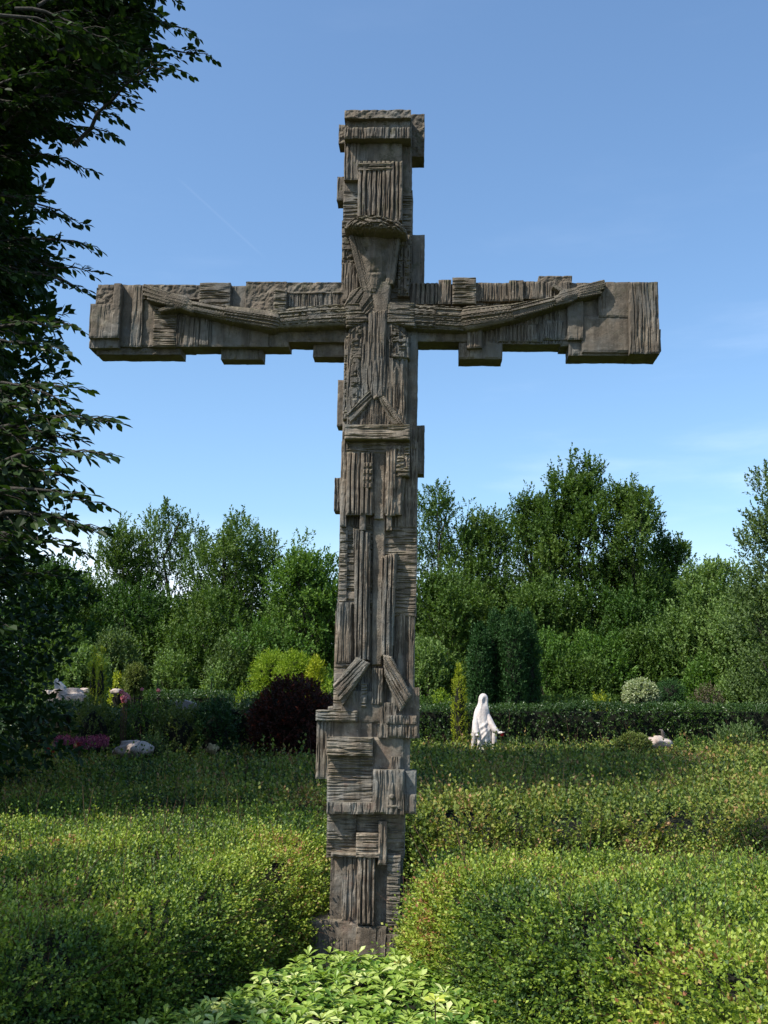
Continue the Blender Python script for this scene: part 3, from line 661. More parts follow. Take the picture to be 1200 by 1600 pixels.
def tree(name, label, px, ytop, hw, Y, colr, seed, n=1500, leaf=.105, ybase=1110, group=None, spires=8, base_frac=.0, cat='tree', sparse=1.0, nlobes=44, wt=.5):
    """crown outline: top at ytop, half width hw (photo pixels at distance Y); trunk stands on the ground"""
    rng = np.random.default_rng(seed)
    top = at(px, ytop, Y); x0 = top[0]; Ht = top[2]; rad = hw*Y/FPX*1.18; n = int(n*1.7)
    root = empty(name, (x0, Y, 0), label, cat, group)
    wood = MB(); lv = MB()
    tp = [(0, 0, 0)]; 
    for i in range(1, 7): tp.append((rng.normal(0, .06)*i*.5, rng.normal(0, .06)*i*.5, Ht*.92*i/6))
    tube(wood, tp, np.linspace(.028*Ht/2+.02, .02, 7), 8)
    Ps, Ds, tn = [], [], []
    prof = lambda t: rad*(np.clip((1-t)/.45, 0, 1)**wt)*(.78+.22*sst(t, 0, .25))
    lobes = []
    for i in range(nlobes):
        t = rng.uniform(base_frac+.02, .93)**.9; a = rng.uniform(0, 6.28); r = prof(t)*rng.uniform(.35, .88); lr = (.33*rad+.12)*rng.uniform(.7, 1.25)*(1-.45*t)
        c = np.array([math.cos(a)*r, math.sin(a)*r, t*Ht-lr*.5]); lobes.append((c, lr, rng.normal(.45, .15)))
        b0 = np.array([0, 0, max(.1, (t-.28))*Ht]); mid = (b0+c)/2+np.array([0, 0, -.1])
        tube(wood, [b0, mid, c], [.045*(1-t)+.012, .03*(1-t)+.01, .008], 5)
    m = int(n/nlobes)
    for c, lr, tone in lobes:
        v = norm(rng.normal(0, 1, (m, 3))); v[:, 2] = np.abs(v[:, 2])*np.where(rng.uniform(0, 1, m) < .75, 1, -1)
        rr = lr*(.45+.55*rng.uniform(0, 1, m)**.5)*(1+.5*(fbm(v[:, 0]*2+c[0], v[:, 2]*2+v[:, 1], seed)-.5)*2)
        Ps.append(c+v*rr[:, None]*np.array([1, 1, 1.45])); Ds.append(v*.7+np.array([0, 0, .75])+rng.normal(0, .2, (m, 3))); tn.append(np.full(m, tone))
    # upright shoots breaking the outline
    for i in range(spires):
        t = rng.uniform(.62, .99) if i else 1.0; a = rng.uniform(0, 6.28); r = prof(min(t, .97))*rng.uniform(.2, .95) if i else 0
        L = Ht*rng.uniform(.09, .17)*(1 if i else .9); b = np.array([math.cos(a)*r, math.sin(a)*r, min(t*Ht, Ht)-L]); d = norm(np.array([math.cos(a)*.22, math.sin(a)*.22, 1.])+rng.normal(0, .08, 3))
        tube(wood, [b-d*L*.6, b+d*L], [.015, .004], 4)
        k = int(20*sparse)+8; s = np.sort(rng.uniform(-.6, 1, k)); wd = (1-(s+.6)/1.6)*.28+.03
        Ps.append(b+d*(s*L)[:, None]+rng.normal(0, 1, (k, 3))*wd[:, None]*np.array([1, 1, .6])); Ds.append(np.tile(d, (k, 1))+rng.normal(0, .4, (k, 3))); tn.append(np.full(k, .55))
    P = np.concatenate(Ps); D = np.concatenate(Ds); tn = np.concatenate(tn)
    ok = P[:, 2] > .1; P, D, tn = P[ok], D[ok], tn[ok]
    q = sprigs(rng, P, D, .42*rng.uniform(.6, 1.2, len(P)), 12, leaf, leaf*.62, tn, up=.55, jit=.35)
    add_leaves(lv, *q, shape='rhomb')
    wood.build('trunk', BARK, root, True); lv.build('crown', LM[colr], root)
    return root
G = 'trees standing behind the cemetery hedges'
tree('tree', 'slim mid green tree, leftmost of the peaked tops left of the cross', 190, 818, 74, 37, 'mid', 101, 1100, group=G)
tree('tree', 'grey green tree with twin pointed tops left of the cross', 268, 790, 88, 38, 'mid', 102, 1500, group=G)
tree('tree', 'bright green pointed tree, highest crown just left of the light green tree', 365, 806, 96, 35, 'mid', 103, 1900, group=G)
tree('tree', 'fresh light green tree beside the shaft of the cross on its left', 480, 868, 84, 30, 'fresh', 104, 1700, leaf=.10, group=G, spires=5)
tree('sapling', 'feathery sapling top rising above the fresh light green tree', 470, 838, 42, 33, 'pale', 105, 260, leaf=.10, spires=16, group=G, nlobes=14, sparse=.4)
tree('tree', 'mid green tree hidden mostly behind the shaft of the cross', 590, 830, 75, 39, 'dark', 106, 900, group=G)
tree('tree', 'dark green tree with a knobbly top just right of the cross', 688, 760, 88, 38, 'mid', 107, 2200, group=G, wt=.45)
tree('tree', 'dark tree between the knobbly tree and the tallest tree', 762, 797, 86, 39, 'mid', 108, 2000, group=G)
tree('tree', 'tallest broad maple with ragged top right of the cross', 900, 712, 84, 36, 'mid', 109, 2500, group=G, spires=14, leaf=.115, nlobes=46, wt=.75)
tree('tree', 'left peak of the tall maple group right of the cross', 832, 768, 58, 37, 'mid', 129, 1300, group=G, spires=9)
tree('tree', 'maple with several upright shoots right beside the tallest maple', 985, 748, 66, 35, 'mid', 110, 1800, group=G, spires=12)
tree('tree', 'dark spreading tree low on the right side of the tallest maple', 1030, 850, 70, 40, 'dark', 111, 1100, group=G)
tree('tree', 'dark reddish green tree cut by the right edge of the picture', 1222, 722, 74, 25, 'grey', 112, 1700, leaf=.085, group=G, spires=10)
tree('willow', 'pale silvery green willow at the right below the open sky', 1110, 888, 80, 31, 'pale', 113, 1700, leaf=.10, group=G, spires=12)
tree('willow', 'pale silvery green willow at the right edge in front of the dark tree', 1178, 930, 80, 29, 'pale', 114, 1500, leaf=.09, group=G, spires=8)
tree('tree', 'low dark tree at the left behind the overhanging branches', 70, 885, 95, 31, 'dark', 115, 1500, group=G)
tree('tree', 'low arching tree left of the peaked tops against the small white cloud', 130, 905, 60, 34, 'mid', 116, 900, group=G, wt=.35)
tree('tree', 'broad mid green tree in front, low between the knobbly tree and the maple', 700, 905, 90, 33, 'mid', 117, 1500, group=G, wt=.4)
tree('tree', 'mid green bushy tree below the tallest maple', 850, 915, 90, 34, 'mid', 118, 1400, group=G, wt=.4)
tree('tree', 'dark green bushy tree below the two maples', 960, 930, 95, 34, 'dark', 119, 1700, group=G, wt=.4)
tree('tree', 'lowest right shoulder tree of the tall maple group', 1038, 832, 56, 36, 'mid', 130, 1200, group=G, spires=8)
tree('tree', 'bushy grey green tree low behind the golden conifers', 330, 925, 100, 32, 'mid', 120, 1500, group=G, wt=.4)
tree('tree', 'bushy dark green tree low behind the ball topiary', 215, 915, 80, 33, 'dark', 121, 1300, group=G, wt=.4)

def shrub(name, label, px, ytop, hw, Y, colr, seed, n=260, leaf=.07, kind='dome', group=None, zb=0.0, cat='shrub', sl=.22, fuzz=.10, ybot=None, depth=1.0, up=.5, nl=9, wratio=.6, mat=None, core=False):
    """dome, ball, column or cone of leaves on short stems"""
    rng = np.random.default_rng(seed); top = at(px, ytop, Y); rad = hw*Y/FPX; Ht = float(top[2]); x0 = float(top[0])
    root = empty(name, (x0, Y, 0), label, cat, group); wood = MB(); lv = MB()
    zb = float(at(px, ybot, Y)[2]) if ybot else zb
    v = norm(rng.normal(0, 1, (n, 3))); v[:, 2] = v[:, 2] if kind == 'ball' else np.abs(v[:, 2])
    H = Ht-zb
    if kind in ('ball',):
        P = v*np.array([rad, rad*depth, H/2])+np.array([0, 0, zb+H/2])
    elif kind == 'dome':
        v = v*1.; v[:, 2] = v[:, 2]**.5
        P = v*np.array([rad, rad*depth, H])+np.array([0, 0, zb])
    elif kind == 'column':
        t = rng.uniform(0, 1, n); a = rng.uniform(0, 6.28, n); w = np.clip((1-t)/.22, 0, 1)**.6*(.75+.25*sst(t, 0, .4)); v = np.stack([np.cos(a)*w, np.sin(a)*w, .3+0*t], -1)
        P = np.stack([np.cos(a)*w*rad, np.sin(a)*w*rad*depth, zb+t*H], -1)
    else:
        t = 1-np.sqrt(rng.uniform(0, 1, n)); a = rng.uniform(0, 6.28, n); w = (1-t); v = np.stack([np.cos(a), np.sin(a), .5+0*t], -1)
        P = np.stack([np.cos(a)*w*rad, np.sin(a)*w*rad*depth, zb+t*H], -1)
    P = P*(1+fuzz*(fbm(P[:, 0]*2.2+seed, P[:, 2]*2.2+P[:, 1], seed)-.5)[:, None]*np.array([2, 2, .8]))
    inner = rng.uniform(0, 1, n) < .3; c = np.array([0, 0, zb+H*.45]); P[inner] = c+(P[inner]-c)*.75
    D = norm(v)+np.array([0, 0, .9 if kind in ('column', 'cone') else (.05 if fuzz <= .06 else .35)])+rng.normal(0, .25, (n, 3))
    if kind in ('column', 'cone') or fuzz <= .1 or core:
        t = np.linspace(0, 1, 9); aa = np.arange(12)*2*math.pi/12
        pr = {'column': np.clip((1-t)/.22, 0, 1)**.6*(.75+.25*sst(t, 0, .4)), 'cone': 1-t}.get(kind, np.sqrt(np.clip(1-t**3, 0, 1)))*.72+.01
        if kind == 'ball': pr = np.sqrt(np.clip(1-(2*t-1)**2, 0, 1))*.72+.01
        A2, P2 = np.meshgrid(aa, pr); Tz = np.repeat(t[:, None], 12, 1); bump_ = 1+.16*(fbm(np.cos(A2)*2+Tz*3, np.sin(A2)*2, seed)-.5)
        CV = np.stack([np.cos(A2)*P2*rad*bump_, np.sin(A2)*P2*rad*depth*bump_, zb+Tz*H*.88], -1).reshape(-1, 3)
        qq = np.arange(8)[:, None]*12+np.arange(12)[None]; q2 = np.arange(8)[:, None]*12+(np.arange(12)[None]+1) % 12
        wood.add(CV, np.stack([qq, q2, q2+12, qq+12], -1).reshape(-1, 4), 1)
    q = sprigs(rng, P-norm(D)*sl*.5, D, sl*rng.uniform(.6, 1.2, n), nl, leaf, leaf*wratio, np.full(n, .45)+rng.normal(0, .12, n), up=up, jit=.3)
    add_leaves(lv, *q, shape='rhomb')
    for i in range(7):
        a = rng.uniform(0, 6.28); tube(wood, [(0, 0, 0), (math.cos(a)*rad*.2, math.sin(a)*rad*.2, Ht*.4), (math.cos(a)*rad*.55, math.sin(a)*rad*.55*depth, Ht*.75)], [.03*min(1, Ht), .02*min(1, Ht), .006], 5)
    wood.build('stem', [BARK, SOIL], root, True); lv.build('foliage', mat or LM[colr], root); return root

# shrubs at the foot of the trees
G2 = 'leafy shrubs along the foot of the trees'
for i, (px, yt, hw, Y, c, lab) in enumerate([
    (100, 985, 45, 26, 'mid', 'leafy green shrub behind the pale boulder at far left'), (135, 1010, 40, 25.5, 'pale', 'pale leaved shrub behind the golden column at left'),
    (180, 990, 45, 27, 'grey', 'grey green shrub behind the ball topiary, on its left'), (275, 1022, 36, 27, 'pale', 'pale leaved climber shrub right of the ball topiary'),
    (300, 985, 55, 28, 'mid', 'leafy green shrub behind the small dark cone'), (370, 1000, 45, 27, 'grey', 'grey green leafy shrub left of the golden conifers'),
    (345, 1040, 26, 26.4, 'pale', 'small pale shrub left of the golden conifers'), (430, 980, 50, 27, 'mid', 'leafy green shrub behind the golden conifers'),
    (510, 970, 50, 27.5, 'fresh', 'fresh green shrub beside the shaft of the cross on its left'), (590, 985, 60, 28, 'mid', 'green shrub hidden behind the shaft of the cross'),
    (668, 1000, 40, 27, 'pale', 'pale leaved shrub right beside the shaft of the cross'), (700, 1035, 40, 27.5, 'mid', 'leafy shrub behind the golden column conifer'),
    (860, 985, 48, 28, 'fresh', 'glossy bright green shrub right of the dark columnar yew'), (905, 1030, 45, 27.5, 'mid', 'leafy shrub behind the small golden spreading shrub'),
    (935, 995, 55, 28.5, 'fresh', 'bright green shrub behind the variegated ball, on its left'), (1000, 985, 55, 29, 'mid', 'leafy green shrub behind the variegated ball'),
    (1065, 980, 50, 28.5, 'fresh', 'light green shrub behind the dark green ball'), (1120, 1000, 50, 27.5, 'pale', 'pale green shrub below the silvery willow'),
    (1165, 990, 50, 27, 'mid', 'green shrub at the right edge behind the hedge'), (1100, 1035, 34, 26.5, 'fresh', 'yellow green feathery shrub right of the dark green ball'),
    (1215, 985, 50, 26, 'fresh', 'fresh green shrub cut by the right edge of the picture')]):
    shrub('leafy_shrub', lab, px, yt, hw*1.1, Y+3, c, 300+i, int(hw*17), .095, group=G2, fuzz=.3, sl=.34)

# far woodland that closes the gaps behind the trees
def woodland():
    rng = np.random.default_rng(77); n = 4200
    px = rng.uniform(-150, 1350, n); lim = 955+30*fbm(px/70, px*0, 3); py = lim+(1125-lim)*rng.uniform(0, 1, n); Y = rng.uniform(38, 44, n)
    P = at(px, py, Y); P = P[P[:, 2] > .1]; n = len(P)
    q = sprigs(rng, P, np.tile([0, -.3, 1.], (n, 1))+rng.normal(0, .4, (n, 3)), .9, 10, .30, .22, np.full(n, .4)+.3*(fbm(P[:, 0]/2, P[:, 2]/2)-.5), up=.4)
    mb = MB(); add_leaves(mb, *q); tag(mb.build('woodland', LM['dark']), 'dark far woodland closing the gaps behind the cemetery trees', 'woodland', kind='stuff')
woodland()

# ------------------------------------------------------------------ hedges
def hedge(label, pxa, pxb, ytop, Y, thick, colr, seed, dens=150, leaf=.055, rough=.05, zt=None, name='hedge'):
    rng = np.random.default_rng(seed); xa = float(at(pxa, ytop, Y)[0]); xb = float(at(pxb, ytop, Y)[0]); H = zt or float(at((pxa+pxb)/2, ytop, Y)[2])
    root = empty(name, ((xa+xb)/2, Y, 0), label, 'hedge'); L = xb-xa
    P = []; D = []
    def side(n, f, d): 
        u = rng.uniform(0, 1, n); w = rng.uniform(0, 1, n); P.append(f(u, w)); D.append(np.tile(d, (n, 1)))
    side(int(L*H*dens), lambda u, w: np.stack([(u-.5)*L, 0*u, w*H], -1), [0, -1., .5])
    side(int(L*thick*dens), lambda u, w: np.stack([(u-.5)*L, w*thick, 0*u+H], -1), [0, -.1, 1.])
    side(int(L*H*dens*.4), lambda u, w: np.stack([(u-.5)*L, 0*u+thick, w*H], -1), [0, 1., .5])
    for s in (-1, 1): side(int(thick*H*dens), lambda u, w: np.stack([0*u+s*L/2, u*thick, w*H], -1), [s*1., 0, .5])
    P = np.concatenate(P); D = np.concatenate(D); b = rough*2*(fbm(P[:, 0]*1.6, P[:, 2]*1.6+P[:, 1], seed)-.5)*2
    P = P+norm(D)*b[:, None]; D = D+rng.normal(0, .4, D.shape)
    tone = .42+.5*(fbm(P[:, 0]/.7, P[:, 2]/.5, seed+3)-.47)
    q = sprigs(rng, P-norm(D)*.10, D, .16, 8, leaf, leaf*.6, tone, up=.5, jit=.35); lv = MB(); add_leaves(lv, *q)
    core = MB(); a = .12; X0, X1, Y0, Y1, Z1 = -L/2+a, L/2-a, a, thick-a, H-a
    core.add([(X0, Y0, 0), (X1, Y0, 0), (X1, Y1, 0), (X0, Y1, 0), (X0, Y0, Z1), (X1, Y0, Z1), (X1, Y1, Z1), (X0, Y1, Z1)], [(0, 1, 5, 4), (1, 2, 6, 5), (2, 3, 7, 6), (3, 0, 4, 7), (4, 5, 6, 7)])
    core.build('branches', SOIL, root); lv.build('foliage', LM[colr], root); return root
hedge('long clipped dark green glossy hedge behind the white statue', 575, 1330, 1104, 23.0, 1.0, 'hedge', 401, 170)
hedge('low clipped hedge strip behind the long hedge near the variegated ball', 655, 968, 1091, 26.5, .7, 'mid', 402, 110)
hedge('clipped hedge at left with a flat sunlit top behind the pink flowers', 228, 520, 1082, 23.6, .9, 'hedge', 403, 150)
hedge('dark hedge in shade left of the purple maple', 262, 470, 1098, 19.2, .8, 'hedge', 404, 170, rough=.09)
hedge('dark hedge in the deep shade at far left', 20, 190, 1106, 19.0, .8, 'hedge', 405, 150, rough=.12)
hedge('low hedge behind the pale boulder at left', 90, 240, 1082, 24.8, .6, 'mid', 406, 120)

# ------------------------------------------------------------------ garden shrubs and conifers
S = shrub
S('hedge_bush', 'rounded small leaved bush right of the pink flowers', 280, 1100, 46, 18.3, 'olive', 501, 420, .05)
S('hedge_bush', 'leggy small leaved bush below the pink flowers', 225, 1100, 40, 18.4, 'mid', 502, 380, .05)
S('hedge_bush', 'light green bush left of the pink flowers', 148, 1092, 40, 18.6, 'olive', 503, 380, .05)
S('hedge_bush', 'dark dense bush between the grey headstone and the purple maple', 337, 1096, 34, 18.2, 'yew', 504, 420, .05)
S('low_bush', 'small pale bush right beside the white boulder', 240, 1146, 22, 17.0, 'grey', 505, 160, .04)
S('purple_maple', 'dark purple red leaved maple bush beside the foot of the cross', 456, 1064, 60, 17.6, 'red', 506, 2400, .055, kind='ball', ybot=1200, sl=.2, cat='bush', up=.3, fuzz=.16, core=True)
S('golden_conifer', 'golden green rounded conifer, left of the pair behind the purple maple', 424, 1021, 26, 24.6, 'lime', 507, 1500, .055, kind='ball', ybot=1100, fuzz=.06, cat='conifer', wratio=.35, up=.1)
S('golden_conifer', 'golden green rounded conifer, right of the pair behind the purple maple', 461, 1022, 26, 23.9, 'lime', 508, 1500, .055, kind='ball', ybot=1100, fuzz=.06, cat='conifer', wratio=.35, up=.1)
S('golden_conifer', 'ragged yellow conifer beside the shaft of the cross', 493, 1034, 17, 23.6, 'gold', 509, 520, .07, kind='dome', cat='conifer', wratio=.35, up=.1, fuzz=.5)
S('lime_shrub', 'lime green tuft just left of the cross shaft', 516, 1062, 14, 22.8, 'lime', 510, 160, .08, kind='column', wratio=.3, up=.1)
S('lime_tuft', 'small lime green feathery tuft left of the golden conifers', 379, 1074, 17, 23.4, 'lime', 511, 120, .07, wratio=.25, up=.1)
S('lime_tuft', 'low bright lime green clump on the clipped hedge', 324, 1077, 22, 24.3, 'lime', 512, 150, .06, wratio=.25, up=.1)
S('golden_column', 'tall thin golden yew column, left one of the pair beside the boulder', 148, 1010, 7, 21.6, 'gold', 513, 420, .035, kind='column', cat='conifer', wratio=.4, sl=.12)
S('golden_column', 'tall thin golden yew column, right one of the pair beside the boulder', 160, 1013, 8, 21.4, 'gold', 514, 420, .035, kind='column', cat='conifer', wratio=.4, sl=.12)
S('ball_topiary', 'round clipped brownish green ball bush at left', 213, 1037, 16, 24.0, 'olive', 515, 1000, .04, kind='ball', ybot=1082, cat='topiary', sl=.10, fuzz=.04)
S('golden_shrub', 'small yellow green bush left of the round clipped ball', 184, 1052, 12, 24.6, 'gold', 516, 90, .06)
S('dark_cone', 'small dark green cone conifer right of the round clipped ball', 247, 1040, 13, 24.8, 'yew', 517, 260, .05, kind='cone', cat='conifer', wratio=.35, sl=.14)
S('dark_cone', 'small dark green cone conifer above the lime clump', 331, 1040, 11, 25.0, 'yew', 518, 240, .05, kind='cone', cat='conifer', wratio=.35, sl=.14)
S('dark_cone', 'tiny dark green cone conifer left of the golden columns', 121, 1050, 7, 25.0, 'yew', 519, 150, .05, kind='cone', cat='conifer', wratio=.35, sl=.14)
S('golden_column', 'tall thin golden green column conifer left of the white statue', 717, 1040, 11, 20.6, 'gold', 520, 620, .035, kind='column', cat='conifer', wratio=.4, sl=.12, fuzz=.25)
yw = [('leftmost', 749, 975, 15), ('second from left', 773, 955, 17), ('third from left', 800, 948, 18), ('rightmost', 824, 957, 15)]
for i, (w, px, yt, hw) in enumerate(yw):
    S('columnar_yew', f'dark green columnar yew, {w} of the four standing close behind the hedge', px, yt, hw, 25.6+.35*(i % 2), 'yew', 530+i, 1500, .075, kind='column', cat='conifer', wratio=.34, sl=.20, fuzz=.08, up=.1, group='dark columnar yews behind the statue')
S('low_dome_bush', 'flat yellow green clipped dome left of the golden column conifer', 688, 1080, 20, 25.4, 'lime', 540, 160, .05, sl=.12)
S('low_dome_bush', 'small green clipped dome beside the shaft on its right', 656, 1082, 11, 25.5, 'fresh', 541, 80, .05, sl=.12)
S('variegated_ball', 'round cream and green variegated bush above the right hedge', 1000, 1064, 25, 27.2, 'varieg', 542, 900, .06, kind='ball', ybot=1106, cat='bush', sl=.12, fuzz=.05)
S('dark_ball', 'round dark green bush right beside the cream variegated bush', 1047, 1063, 20, 27.6, 'yew', 543, 600, .05, kind='ball', ybot=1106, cat='bush', sl=.14, fuzz=.05, wratio=.35)
S('golden_shrub', 'small spreading golden yellow shrub left of the variegated bush', 939, 1086, 17, 25.2, 'gold', 544, 110, .06, wratio=.35)
S('brown_shrub', 'brownish purple low shrub on the right above the hedge', 1105, 1076, 32, 25.6, 'brown', 545, 300, .05)
S('clipped_cushion', 'low clipped yellow green cushion bush beside the pink stone', 989, 1148, 24, 18.4, 'olive', 546, 800, .035, kind='ball', ybot=1182, cat='bush', sl=.08, fuzz=.03)
S('grey_shrub', 'grey green long leaved shrub at right in front of the hedge', 1152, 1138, 42, 20.6, 'grey', 547, 260, .10, wratio=.28, sl=.3)
S('low_tuft', 'small dark green cushion right of the pink stone', 1062, 1153, 10, 19.2, 'fresh', 548, 60, .04, sl=.1)
S('low_tuft', 'wide dark green cushion between the pink stone and the grey shrub', 1098, 1154, 18, 19.3, 'fresh', 549, 110, .04, sl=.1)
S('grey_shrub', 'grey green fine leaved tuft just right of the white statue', 800, 1160, 18, 19.8, 'grey', 550, 110, .06, wratio=.3)
S('grey_shrub', 'grey green fine leaved tuft at the foot of the hedge right of the statue', 838, 1158, 16, 20.6, 'grey', 551, 90, .06, wratio=.3)
S('light_sprig', 'light green branch tuft growing out of the top of the right hedge', 1075, 1094, 26, 23.4, 'fresh', 552, 70, .06, kind='ball', ybot=1128, fuzz=.3)

# ------------------------------------------------------------------ stones
ROCK = rough_mat('pale_granite', (.26, .19, .16), (.44, .36, .31), 6, .8, c3=(.52, .47, .42)); GREYR = rough_mat('grey_granite', (.20, .17, .155), (.34, .29, .27), 14, .3)
def rock(name, label, px, py, hw, hh, Y, mat, seed, cat='boulder', flat=.7, yaw=0):
    c = at(px, py, Y); w = hw*Y/FPX; h = hh*Y/FPX; nu, nv = 22, 12
    a = np.linspace(0, 2*math.pi, nu, endpoint=False); b = np.linspace(-1.45, 1.5, nv); A, Bb = np.meshgrid(a, b)
    v = np.stack([np.cos(A)*np.cos(Bb), np.sin(A)*np.cos(Bb), np.sin(Bb)], -1)
    r = 1+.6*(np.array([mnoise.noise(Vector(q*1.3)+Vector((seed, 0, 0))) for q in v.reshape(-1, 3)]).reshape(A.shape))+.16*(np.array([mnoise.noise(Vector(q*4)+Vector((seed, 3, 0))) for q in v.reshape(-1, 3)]).reshape(A.shape))
    V = np.sign(v)*np.abs(v)**np.array([1.1, 1.0, .85])*r[..., None]*np.array([w, w*flat, h])
    q = np.arange(nv-1)[:, None]*nu+np.arange(nu)[None]; q2 = np.arange(nv-1)[:, None]*nu+(np.arange(nu)[None]+1) % nu
    mb = MB(); mb.add(V.reshape(-1, 3), np.stack([q, q2, q2+nu, q+nu], -1).reshape(-1, 4)); mb.add(V.reshape(-1, 3)[-nu:], [list(range(nu))]); mb.add(V.reshape(-1, 3)[:nu], [list(range(nu))[::-1]])
    o = mb.build(name, mat, None, True); o.location = c; return tag(o, label, cat)
rock('boulder', 'large pale boulder lying at far left behind the shaded hedge', 104, 1090, 36, 14, 21.8, ROCK, 3)
rock('boulder', 'low pale pink boulder lying left of the cross beside the magenta flowers', 208, 1170, 27, 11, 16.8, ROCK, 8)
rock('boulder', 'small tan stone half hidden in the bed left of the purple maple', 332, 1170, 9, 7, 16.8, rough_mat('tan_stone', (.22, .17, .09), (.36, .29, .16), 9, .4), 12, 'stone')
rock('boulder', 'small pink stone lying right beside the clipped cushion bush', 1026, 1160, 19, 9, 18.6, ROCK, 15, 'stone')
rock('edging_stone', 'flat pale kerb stone between the boulder and the golden columns', 132, 1079, 9, 4, 23.2, ROCK, 16, 'stone')
rock('edging_stone', 'flat pale pink kerb stone just right of the golden columns', 183, 1080, 10, 4, 23.2, ROCK, 17, 'stone')
def slab(name, label, pts, Y, th, mat, cat):
    P = np.array([at(a, b, Y) for a, b in pts]); c = P.mean(0); n = len(P); V = np.concatenate([P-c, P-c+np.array([0, th, 0])])
    cen = (P-c)*.92-np.array([0, .012, 0]); mb = MB(); V = np.concatenate([cen, V])
    F4 = [(i, (i+1) % n, n+(i+1) % n, n+i) for i in range(n)]+[(n+i, n+(i+1) % n, 2*n+(i+1) % n, 2*n+i) for i in range(n)]
    mb.add(V, F4); mb.F.append(np.array([list(range(n))[::-1]])); mb.M.append(np.zeros(1, int)); mb.Rn.append(np.zeros(1)); mb.F.append(np.array([list(range(2*n, 3*n))])); mb.M.append(np.zeros(1, int)); mb.Rn.append(np.zeros(1))
    o = mb.build(name, mat); o.location = c; return tag(o, label, cat)
slab('headstone', 'low grey rough topped headstone above the small leaved bushes at left', [(271, 1108), (272, 1097), (279, 1095), (287, 1093.5), (296, 1096), (305, 1099), (306, 1108)], 18.9, .18, GREYR, 'headstone')
slab('leaning_slab', 'thin grey slab leaning behind the large pale boulder', [(86, 1080), (84, 1064), (88, 1060), (101, 1073), (101, 1081)], 22.6, .12, rough_mat('blue_grey_slate', (.22, .24, .28), (.32, .34, .38), 9, .2), 'gravestone')

# ------------------------------------------------------------------ flowers
def petals(name, label, spots, r, Y, stops, seed, cat, stemlen=.25, tall=None):
    rng = np.random.default_rng(seed); c0 = at(np.mean([s[0] for s in spots]), np.mean([s[1] for s in spots]), Y); base = np.array([c0[0], Y, 0])
    root = empty(name, base, label, cat); m = leaf_mat(name+'_petal', stops, .3, .6, .2, tint=(1, 1, 1)); st = MB()
    for px, py in spots:
        P = at(px, py, Y+rng.normal(0, .08))-base; n = 70; v = norm(rng.normal(0, 1, (n, 3))); v[:, 2] = np.abs(v[:, 2])*1.0-.25
        mb = MB(); add_leaves(mb, P+v*r*.6, norm(np.cross(v, rng.normal(0, 1, (n, 3)))), v, r*.75, r*.7, rng.uniform(0, 1, n)); mb.build('blossom', m, root)
        tube(st, [P*np.array([.6, .6, 0]), P], [.008, .005], 4)
    st.build('stem', TWIG, root); return root
PINK = [(0, (.55, .12, .15)), (.6, (.78, .30, .33)), (1, (.85, .5, .5))]; RED = [(0, (.35, .02, .015)), (1, (.75, .07, .05))]
petals('pink_hydrangea', 'pink rounded blossoms standing above the small leaved bushes at left', [(190, 1081), (196, 1086), (192, 1091), (199, 1089), (194, 1095)], .055, 18.0, PINK, 1, 'flower')
petals('pink_rose', 'single pink blossom above the bushes, right of the pink cluster', [(222, 1077)], .035, 18.1, PINK, 2, 'flower')
petals('pink_rose', 'rightmost single pink blossom above the bushes in front of the clipped hedge', [(247.5, 1079)], .04, 18.2, PINK, 3, 'flower')
petals('red_geranium', 'bright red blossoms at far left end of the magenta flowers', [(75, 1167), (77, 1171), (74, 1174)], .035, 16.3, RED, 4, 'flower')
petals('coral_geranium', 'coral red blossoms in the middle of the magenta flowers', [(123, 1163), (127, 1162), (125, 1166)], .035, 16.2, RED, 5, 'flower')
def heather():
    rng = np.random.default_rng(9); n = 420; px = rng.uniform(84, 168, n); py = 1160+13*rng.uniform(0, 1, n)+2*np.sin(px/9); P = at(px, py, rng.uniform(16.0, 16.9, n))
    mb = MB(); m = leaf_mat('heather_bloom', [(0, (.16, .03, .07)), (.6, (.30, .055, .10)), (1, (.45, .14, .19))], .3, .7, .2, tint=(1, 1, 1))
    q = sprigs(rng, P, rng.normal(0, .3, (n, 3))+np.array([0, 0, 1]), .10, 8, .028, .02, rng.uniform(0, 1, n)); add_leaves(mb, *q)
    tag(mb.build('heather_patch', m), 'low magenta flower patch left of the pale boulder', 'flowers', kind='stuff')
heather()
def lantern():
    c = at(83, 1168, 16.4); root = empty('grave_lantern', (c[0], c[1], .40), 'small brass grave lantern standing beside the red blossoms', 'lantern'); g = rough_mat('old_brass', (.25, .17, .07), (.4, .3, .14), 20, .2)
    mb = MB(); h = float(c[2])-.40
    tube(mb, [(0, 0, 0), (0, 0, .02), (0, 0, .03)], [.035, .035, .028], 10); mb.build('base', g, root)
    a = MB(); tube(a, [(0, 0, .03), (0, 0, h)], [.026, .026], 10); a.build('glass', rough_mat('red_glass', (.3, .02, .015), (.45, .04, .03), 5, .05, .15), root)
    r = MB(); tube(r, [(0, 0, h), (0, 0, h+.02), (0, 0, h+.05), (0, 0, h+.07)], [.036, .034, .012, .003], 10); r.build('roof', g, root)
lantern()
def bird():
    c = at(1037, 1152, 18.6); root_m = rough_mat('dark_bronze', (.06, .05, .045), (.14, .11, .10), 20, .2, .5); mb = MB()
    tube(mb, [(0, 0, -.02), (0, .01, .03), (-.01, .01, .07), (-.02, 0, .10), (-.03, 0, .125), (-.05, 0, .125), (-.075, 0, .118)], [.012, .030, .034, .022, .020, .014, .002], 8)
    tube(mb, [(.0, .01, .05), (.05, .01, .01)], [.02, .006], 6)
    o = mb.build('bird_ornament', root_m, None, True); o.location = c; tag(o, 'little dark bird ornament perched on the small pink stone', 'ornament')
bird()

